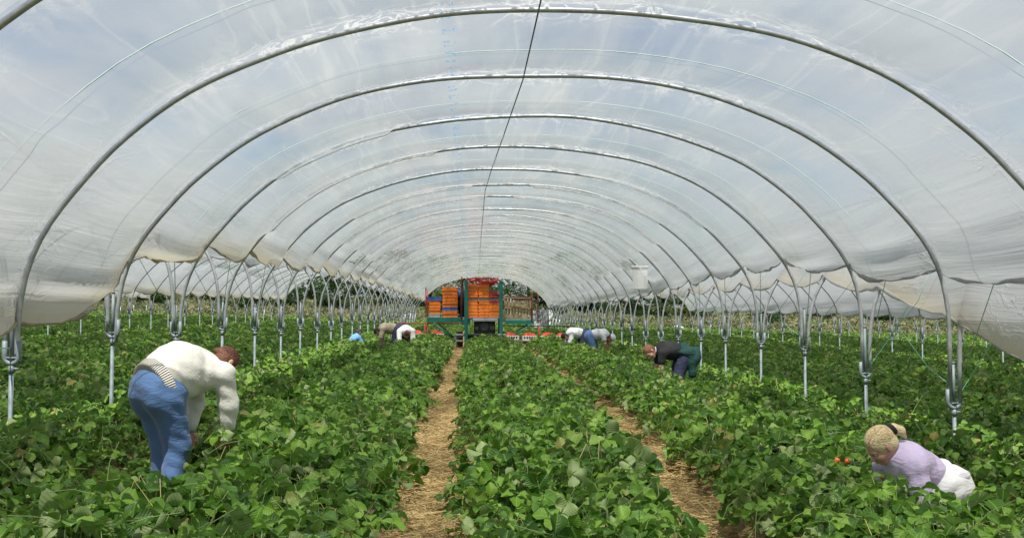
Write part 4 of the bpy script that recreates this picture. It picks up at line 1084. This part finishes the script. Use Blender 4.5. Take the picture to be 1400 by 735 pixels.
def person(label, loc, heading, J, look, det=1.0, sc=1.0):
    """J: joints in metres, x ahead, y to the person's left, z up"""
    root = empty("person", loc, heading, label, "person", "pickers among the rows"); root.scale = (sc, sc, sc)
    A = {k: np.array(v, float) for k, v in J.items() if not isinstance(v, (int, float))}
    sk = look["skin"]; parts = []
    hs = look.get("head", 1.0)
    hd, W_, f, u, l = head_parts(A["head"], A["look"], A["crown"], hs)
    hd.cone(A["neck"], W_(-.025, 0, -.045), .056, .052, .03)
    parts.append(hd.mesh(.0052 * det if det < 2 else .011))
    core = SDF(.05); core.cone(A["pelvis"], A["chest"], .10, .12); core.cone(A["chest"], A["neck"], .09, .05)
    for i, sd in enumerate(("L", "R")):
        core.cone(A["chest"], A["sh" + sd], .07, .04); core.cone(A["sh" + sd], A["el" + sd], .046, .038); core.cone(A["el" + sd], A["wr" + sd], .038, .025, .02)
        core.cone(A["pelvis"], A["hip" + sd], .08, .08); core.cone(A["hip" + sd], A["kn" + sd], .075, .05); core.cone(A["kn" + sd], A["an" + sd], .05, .035)
    parts.append(core.mesh(.013 * max(1, det * .9)))
    for sd, sg in (("L", 1), ("R", -1)):
        hdn = hand_parts(A["wr" + sd], A.get("hand" + sd, A["wr" + sd] - A["el" + sd]), A.get("palm" + sd, (-.4, -sg * .8, 0)), -sg if True else sg, 1.0, look.get("curl", .7))
        parts.append(hdn.mesh(.0036 * det if det < 2 else .007))
    V, Q = join(parts); put("body", (V, Q), 0, sk, root)
    # eyes
    for sy in (-1, 1):
        m = MB(); c = W_(.0765, sy * .031, -.002)
        for r_, cc, mt, nm_ in ((.0098 * hs, c, M["eye"], "eye"),):
            b = MB(); n_ = 10
            b.tube([Vector(cc) + Vector(f) * (r_ * math.cos(t2)) for t2 in np.linspace(math.pi * .98, .02, 9)], [max(.0004, r_ * math.sin(t2)) for t2 in np.linspace(math.pi * .98, .02, 9)], n_)
            eo = b.build(nm_, mt, root, True)
        b = MB(); b.tube([Vector(c) + Vector(f) * .0070 * hs, Vector(c) + Vector(f) * .0104 * hs], [.0068 * hs, .0048 * hs], 10); b.build("iris", M["iris"], eo, True)
    # hair: skull shell minus the face
    h = SDF(.02); h.ell(W_(-.018, 0, .034), np.array((.104, .083, .095)) * hs, f, u); h.ell(W_(-.052, 0, -.012), np.array((.066, .074, .075)) * hs, f, u)
    fw_ = look.get("fringe", .050)
    h.ell(W_(.104, 0, -.040), np.array((.080, .082, .118)) * hs, f, u, .012, sub=True)
    for sy in (-1, 1): h.ell(W_(-.006, sy * .086, -.014), np.array((.022, .020, .030)) * hs, f, u, .010, sub=True)
    h.fold = .0016
    tail = look.get("tail")
    if tail == "pony":
        h.cone(W_(-.095, 0, .035), W_(-.118, 0, .035), .034, .026, .02); h.cone(W_(-.140, 0, .025), W_(-.165, .01, -.02), .036, .028, .02); h.cone(W_(-.165, .01, -.02), W_(-.160, .015, -.075), .028, .008, .02)
    if tail == "bun": h.cone(W_(-.10, 0, .030), W_(-.125, .01, .015), .030, .026, .015)
    if tail == "bob":
        h.cone(W_(-.05, .055, 0), W_(-.01, .070, -.09), .045, .03); h.cone(W_(-.05, -.055, 0), W_(-.01, -.070, -.09), .045, .03); h.cone(W_(-.09, 0, -.01), W_(-.085, 0, -.10), .06, .04)
    put("hair", h, .0055 * det if det < 2 else .011, look["hair"], root)
    if tail in ("pony", "bun"):      # combed strands from the hairline to the tie
        st = MB(); q = random.Random(5); n_s = 260
        for i in range(n_s):
            a = -2.5 + 5.0 * i / n_s + q.uniform(-.05, .05)         # round the hairline, 0 = over the forehead
            p0 = np.array((math.cos(a) * .9, math.sin(a), .12 + .55 * max(0, math.cos(a)) - .35 * max(0, -math.cos(a)))); p0 /= np.linalg.norm(p0)
            p2 = np.array((-.97, q.uniform(-.22, .22), q.uniform(-.15, .25))); p2 /= np.linalg.norm(p2); pts = []
            b0 = q.uniform(0, .35)
            for t2 in np.linspace(b0, 1, 8):
                d = p0 * (1 - t2) + p2 * t2 + np.array((0, 0, .75)) * t2 * (1 - t2); d /= np.linalg.norm(d); rr = 1.015 + q.uniform(-.004, .012)
                pts.append(W_(*(np.array((-.018, 0, .034)) + d * np.array((.104, .083, .095)) * rr)))
            st.tube([Vector(p) for p in pts], [.0010] + [.0017] * 6 + [.0010], 4, False, q.choice((0, 0, 1)))
        for i in range(26 if tail == "pony" else 10):                # loose wisps
            a = q.uniform(-2.2, 2.2); d = np.array((math.cos(a) * .8, math.sin(a) * .9, q.uniform(.1, .9))); d /= np.linalg.norm(d)
            p = np.array((-.018, 0, .034)) + d * np.array((.104, .083, .095)); e_ = p + d * q.uniform(.006, .02) + np.array((-.03, q.uniform(-.02, .02), q.uniform(-.02, .02))); g_ = e_ + np.array((-.025, q.uniform(-.02, .02), q.uniform(-.03, .0)))
            st.tube([Vector(W_(*p)), Vector(W_(*e_)), Vector(W_(*g_))], .0007, 3, False)
        so_ = st.build("hair_strands", [look["hair"], look.get("streak", look["hair"])], root, True); so_["kind"] = "stuff"
    if tail == "pony":
        sc_ = SDF(.012); 
        for a in range(10):
            th = a * .628; sc_.ell(W_(-.124, .032 * math.cos(th), .034 + .032 * math.sin(th)), (.022, .017, .017), f, u)
        put("hair_tie", sc_, .006, M["black_cloth"], root)
    if look.get("cap"):
        c = SDF(.02); c.ell(W_(-.012, 0, .050), np.array((.110, .092, .092)) * hs, f, u); c.cut(W_(0, 0, .02), -u); c.cone(W_(.09, 0, .045), W_(.15, 0, .035), .03, .02); put("cap", c, .011, look["cap"], root)
    return root, A, W_, f, u, l
def shoe(root, A, det, mat_, toe=(1, 0, 0)):
    for sd in ("L", "R"):
        s = SDF(.03); a = A["an" + sd]; t_ = nrm(A.get("toe" + sd, toe)); s.cone(a + (0, 0, .06), a, .052, .055); s.cone(a + np.array((0, 0, -.025)) - t_ * .05, a + t_ * .13 + np.array((0, 0, -.04)), .045, .038); s.cut((0, 0, A["sole"][2] if "sole" in A else .005), (0, 0, -1))
        put("boot", s, .009 * det, mat_, root)

# woman in the cream jumper and blue jeans
J = dict(pelvis=(-.03, 0, .87), chest=(.30, 0, .98), neck=(.455, 0, 1.045), head=(.565, -.01, 1.055), look=(.66, -.10, -.70), crown=(.66, 0, .75),
         shL=(.40, .17, .975), shR=(.40, -.17, .975), elL=(.43, .20, .74), elR=(.45, -.18, .74), wrL=(.33, .12, .53), wrR=(.46, -.16, .53), handL=(-.15, -.1, -.95), handR=(.15, .05, -1), palmL=(-.6, -.7, 0), palmR=(-.3, .9, 0),
         hipL=(-.05, .09, .85), hipR=(-.05, -.09, .85), knL=(.04, .07, .47), knR=(.05, -.09, .47), anL=(.02, .06, .08), anR=(-.02, -.09, .08))
WOMAN_AT, WOMAN_H = (-2.30, 7.72, gz(-2.36)), R(54)
root, A, W_, f, u, l = person("woman in a cream jumper and blue jeans bending over the row", WOMAN_AT, WOMAN_H, J, dict(skin=M["skin"], hair=M["hair_auburn"], streak=M["hair_dark"], tail="bun"), 1.0, .99)
s = SDF(.06); s.fold = .0035
s.cone((.0, 0, .985), (.27, 0, 1.02), .19, .178); s.ell((.11, 0, 1.02), (.22, .21, .222), (1, 0, .2)); s.cone((.29, 0, 1.005), (.455, 0, 1.05), .152, .078)
for sg in (1, -1):
    sd = "L" if sg > 0 else "R"
    s.cone((.30, sg * .10, .99), A["sh" + sd] + (0, 0, .01), .12, .088); s.cone(A["sh" + sd], A["el" + sd], .088, .074, .04); s.cone(A["el" + sd], A["wr" + sd] + (0, 0, .05), .076, .056, .03)
s.cut(A["neck"] + np.array((.012, 0, .006)), (.86, 0, .5)); s.cut((-.085, 0, .95), (-.94, 0, -.34))
put("jumper", s, .011, M["knit"], root)
s = SDF(.05); s.fold = .002; s.cone((-.09, 0, .935), (.03, 0, .985), .190, .203); s.ell((-.03, 0, .94), (.15, .212, .195), (1, 0, .3)); s.cut((-.145, 0, .93), (-.94, 0, -.34)); s.cut((-.072, 0, .955), (.94, 0, .34)); put("ribbed_hem", s, .010, M["knit_rib"], root)
for sd in ("L", "R"):
    s = SDF(.02); d = nrm(A["wr" + sd] - A["el" + sd]); s.cone(A["wr" + sd] - d * .075, A["wr" + sd] - d * .02, .050, .040); put("cuff", s, .007, M["knit_rib"], root)
s = SDF(.05); s.fold = .0035
s.ell((-.09, .082, .86), (.150, .118, .18), k=.035); s.ell((-.09, -.082, .86), (.150, .118, .18), k=.035); s.ell((-.01, 0, .90), (.17, .19, .17)); s.cone((-.08, 0, .91), (.0, 0, .95), .165, .16)
for sg in (1, -1):
    sd = "L" if sg > 0 else "R"
    s.cone(A["hip" + sd] + (.0, 0, -.04), A["kn" + sd], .126, .092, .05); s.cone(A["kn" + sd], A["an" + sd] + (0, 0, .03), .092, .076, .04)
put("jeans", s, .011, M["jeans"], root)
b = MB(); b.tube([(-.205 + .012 * math.cos(i * .35), -.165 + i * .0, .98 - i * .03) for i in range(2)], .002, 4)
shoe(root, A, 1.0, M["boot"])

# girl in lavender kneeling on the right
J = dict(pelvis=(0, 0, .43), chest=(.22, 0, .585), neck=(.325, 0, .655), head=(.41, 0, .705), look=(.72, -.16, -.68), crown=(.68, 0, .73),
         shL=(.26, .145, .575), shR=(.26, -.145, .575), elL=(.26, .22, .36), elR=(.26, -.20, .36), wrL=(.40, .14, .20), wrR=(.40, -.10, .20), handL=(.7, -.2, -.6), handR=(.7, .2, -.6), palmL=(0, -1, -.3), palmR=(0, 1, -.3),
         hipL=(-.02, .09, .42), hipR=(-.02, -.09, .42), knL=(.20, .12, .12), knR=(.22, -.12, .12), anL=(-.18, .10, .10), anR=(-.18, -.10, .10), toeL=(-.3, 0, -.9), toeR=(-.3, 0, -.9), sole=(0, 0, .004))
root, A, W_, f, u, l = person("blonde girl with a ponytail, lavender top and white trousers kneeling", (3.07, 6.82, gz(3.07) + .02), R(196), J, dict(skin=M["skin"], hair=M["hair_blonde"], streak=M["hair_fair_low"], tail="pony", head=1.0))
s = SDF(.05); s.fold = .0035
s.cone((.03, 0, .48), (.22, 0, .59), .132, .140); s.ell((.11, 0, .52), (.17, .160, .145), (1, 0, .45)); s.cone((.22, 0, .595), (.325, 0, .66), .122, .070)
for sg in (1, -1):
    sd = "L" if sg > 0 else "R"
    s.cone((.20, sg * .08, .585), A["sh" + sd], .10, .078); s.cone(A["sh" + sd], A["el" + sd], .080, .066, .03); s.cone(A["el" + sd], A["wr" + sd], .066, .042, .03)
s.cut(A["neck"] + np.array((.012, 0, .012)), (.8, 0, .6)); s.cut((-.015, 0, .46), (-.92, 0, -.38))
put("top", s, .0095, M["lavender"], root)
s = SDF(.05); s.fold = .004
s.ell((-.085, .075, .40), (.165, .125, .17)); s.ell((-.085, -.075, .40), (.165, .125, .17)); s.ell((.02, 0, .43), (.12, .15, .12))
for sg in (1, -1):
    sd = "L" if sg > 0 else "R"
    s.cone(A["hip" + sd], A["kn" + sd], .112, .085, .05); s.cone(A["kn" + sd], A["an" + sd], .080, .062, .03)
put("trousers", s, .0095, M["white_cotton"], root)
s = SDF(.03); s.fold = .007; s.ff = .7; s.ell((-.045, 0, .475), (.065, .155, .125), (.92, 0, .38)); put("waistband", s, .0095, M["white_cotton"], root)
s = SDF(.02); s.fold = .006; s.ff = .7; s.ell((-.095, .155, .44), (.080, .026, .085), (.9, .25, .35)); s.ell((-.13, .10, .50), (.06, .08, .045)); put("tied_jumper", s, .008, M["grey_cotton"], root)
shoe(root, A, 1.0, M["boot"])

# picker with the dark shirt and green jacket tied round the waist
J = dict(pelvis=(0, 0, .84), chest=(.33, 0, .90), neck=(.475, 0, .90), head=(.585, .02, .875), look=(.42, .42, -.80), crown=(.86, 0, .5),
         shL=(.40, .17, .86), shR=(.40, -.17, .86), elL=(.43, .20, .60), elR=(.40, -.20, .60), wrL=(.34, .16, .36), wrR=(.34, -.12, .36), handL=(-.2, -.1, -.9), handR=(-.1, .1, -.9),
         hipL=(-.03, .10, .80), hipR=(-.03, -.10, .80), knL=(.12, .13, .45), knR=(.12, -.12, .45), anL=(-.02, .12, .08), anR=(-.02, -.12, .08))
root, A, W_, f, u, l = person("picker in a black short-sleeved shirt, green jacket tied round the waist", (3.62, 17.85, gz(3.62)), R(184), J, dict(skin=M["skin"], hair=M["hair_red"], tail=None, head=1.05), 1.6)
s = SDF(.05); s.fold = .004; s.ff = .45; s.cone((.0, 0, .87), (.33, 0, .91), .15, .155); s.ell((.2, 0, .89), (.20, .185, .15)); s.cone((.33, 0, .91), (.475, 0, .90), .13, .065)
for sg in (1, -1):
    sd = "L" if sg > 0 else "R"; s.cone((.3, sg * .09, .90), A["sh" + sd], .11, .08); s.cone(A["sh" + sd], A["sh" + sd] * .45 + A["el" + sd] * .55, .08, .068, .03)
s.cut(A["neck"] + np.array((.005, 0, 0)), (1, 0, 0)); put("shirt", s, .016, M["black_cloth"], root)
s = SDF(.02); s.cone((.455, 0, .90), (.49, 0, .90), .075, .066); s.cut((.492, 0, .9), (1, 0, 0)); put("collar", s, .010, M["white_cotton"], root)
s = SDF(.05); s.fold = .004; s.ff = .45; s.ell((-.07, 0, .80), (.17, .19, .18))
for sg in (1, -1):
    sd = "L" if sg > 0 else "R"; s.cone(A["hip" + sd], A["kn" + sd], .135, .095); s.cone(A["kn" + sd], A["an" + sd], .095, .075)
put("trousers", s, .016, M["navy"], root)
s = SDF(.05); s.fold = .009; s.ff = .5; s.ell((-.02, 0, .87), (.15, .215, .16), (1, 0, .1)); s.ell((-.17, .06, .76), (.13, .19, .22), (1, 0, .5)); s.cone((-.08, .17, .86), (-.13, .19, .50), .095, .065); s.ell((-.12, -.10, .80), (.14, .13, .16)); s.cone((.08, .19, .88), (-.10, .22, .84), .035, .045)
put("tied_jacket", s, .015, M["teal_cloth"], root)
shoe(root, A, 1.6, M["boot"])

# the farther pickers share two poses
STOOP = dict(pelvis=(0, 0, .84), chest=(.34, 0, .88), neck=(.47, 0, .85), head=(.56, 0, .76), look=(.25, 0, -.97), crown=(.95, 0, .2), shL=(.38, .18, .85), shR=(.38, -.18, .85), elL=(.44, .20, .60), elR=(.44, -.20, .60), wrL=(.44, .14, .38), wrR=(.44, -.14, .38),
             hipL=(-.03, .10, .80), hipR=(-.03, -.10, .80), knL=(.06, .12, .45), knR=(.06, -.12, .45), anL=(-.03, .12, .08), anR=(-.03, -.12, .08))
CROUCH = dict(pelvis=(-.05, 0, .38), chest=(.16, 0, .66), neck=(.25, 0, .80), head=(.33, 0, .88), look=(.8, 0, -.6), crown=(.55, 0, .83), shL=(.2, .17, .70), shR=(.2, -.17, .70), elL=(.36, .2, .50), elR=(.36, -.2, .50), wrL=(.55, .12, .40), wrR=(.55, -.12, .40),
              hipL=(-.05, .1, .36), hipR=(-.05, -.1, .36), knL=(.28, .15, .50), knR=(.28, -.15, .50), anL=(.0, .12, .08), anR=(.0, -.12, .08))
def far_person(label, x, y, hd, J, top, legs, look, long_=True, z=None, sc=1.0):
    root, A, W_, f, u, l = person(label, (x, y, gz(x) if z is None else z), hd, J, dict(look), 2.4, sc)
    p, c, nk = A["pelvis"], A["chest"], A["neck"]; ax = nrm(c - p)
    s = SDF(.05); s.fold = .006; s.ff = .4; s.cone(p + ax * .05, c, .15, .16); s.ell(p * .45 + c * .55, (.20, .185, .155), ax, (0, 0, 1) if abs(ax[2]) < .9 else (1, 0, 0)); s.cone(c, nk, .135, .07)
    for sg in (1, -1):
        sd = "L" if sg > 0 else "R"; s.cone(c + np.array((0, sg * .09, 0)), A["sh" + sd], .11, .085)
        if long_: s.cone(A["sh" + sd], A["el" + sd], .084, .068, .03); s.cone(A["el" + sd], A["wr" + sd], .066, .045, .03)
        else: s.cone(A["sh" + sd], A["sh" + sd] * .5 + A["el" + sd] * .5, .084, .072, .03)
    put("shirt", s, .021, top, root)
    s = SDF(.05); s.fold = .005; s.ff = .4; s.ell(p + np.array((-.06, 0, -.02)), (.17, .19, .18))
    for sg in (1, -1):
        sd = "L" if sg > 0 else "R"; s.cone(A["hip" + sd], A["kn" + sd], .13, .092); s.cone(A["kn" + sd], A["an" + sd], .092, .072)
    put("trousers", s, .021, legs, root); shoe(root, A, 2.2, M["boot"]); return root
far_person("picker in a white shirt bending low, dark head hanging to the left", 3.25, 31.0, R(190), STOOP, M["white_cotton"], M["navy"], dict(skin=M["skin"], hair=M["hair_dark"]))
far_person("picker in a pale grey shirt, white cap and blue jeans reaching down", 3.38, 29.6, R(-22), STOOP, M["grey_cotton"], M["jeans"], dict(skin=M["skin_tan"], hair=M["hair_dark"], cap=M["white_cotton"]), False)
far_person("dark-haired picker in a beige top bending left of the rig", -2.35, 30.6, R(182), STOOP, M["beige"], M["navy"], dict(skin=M["skin"], hair=M["hair_dark"]))
far_person("picker in a white shirt bending towards the camera beside a beige top", -2.02, 29.4, R(-80), STOOP, M["white_cotton"], M["navy"], dict(skin=M["skin"], hair=M["hair_auburn"]), True, None, .97)
far_person("small picker in a light blue shirt crouching by the left-hand posts", -3.62, 30.0, R(35), CROUCH, M["blue_shirt"], M["navy"], dict(skin=M["skin"], hair=M["hair_dark"]), True, None, .82)
far_person("worker in a blue shirt stooping on the rig between the orange stacks", -.50, 37.65, R(200), STOOP, M["work_blue"], M["black_cloth"], dict(skin=M["skin_tan"], hair=M["hair_dark"]), False, 1.195, .98)
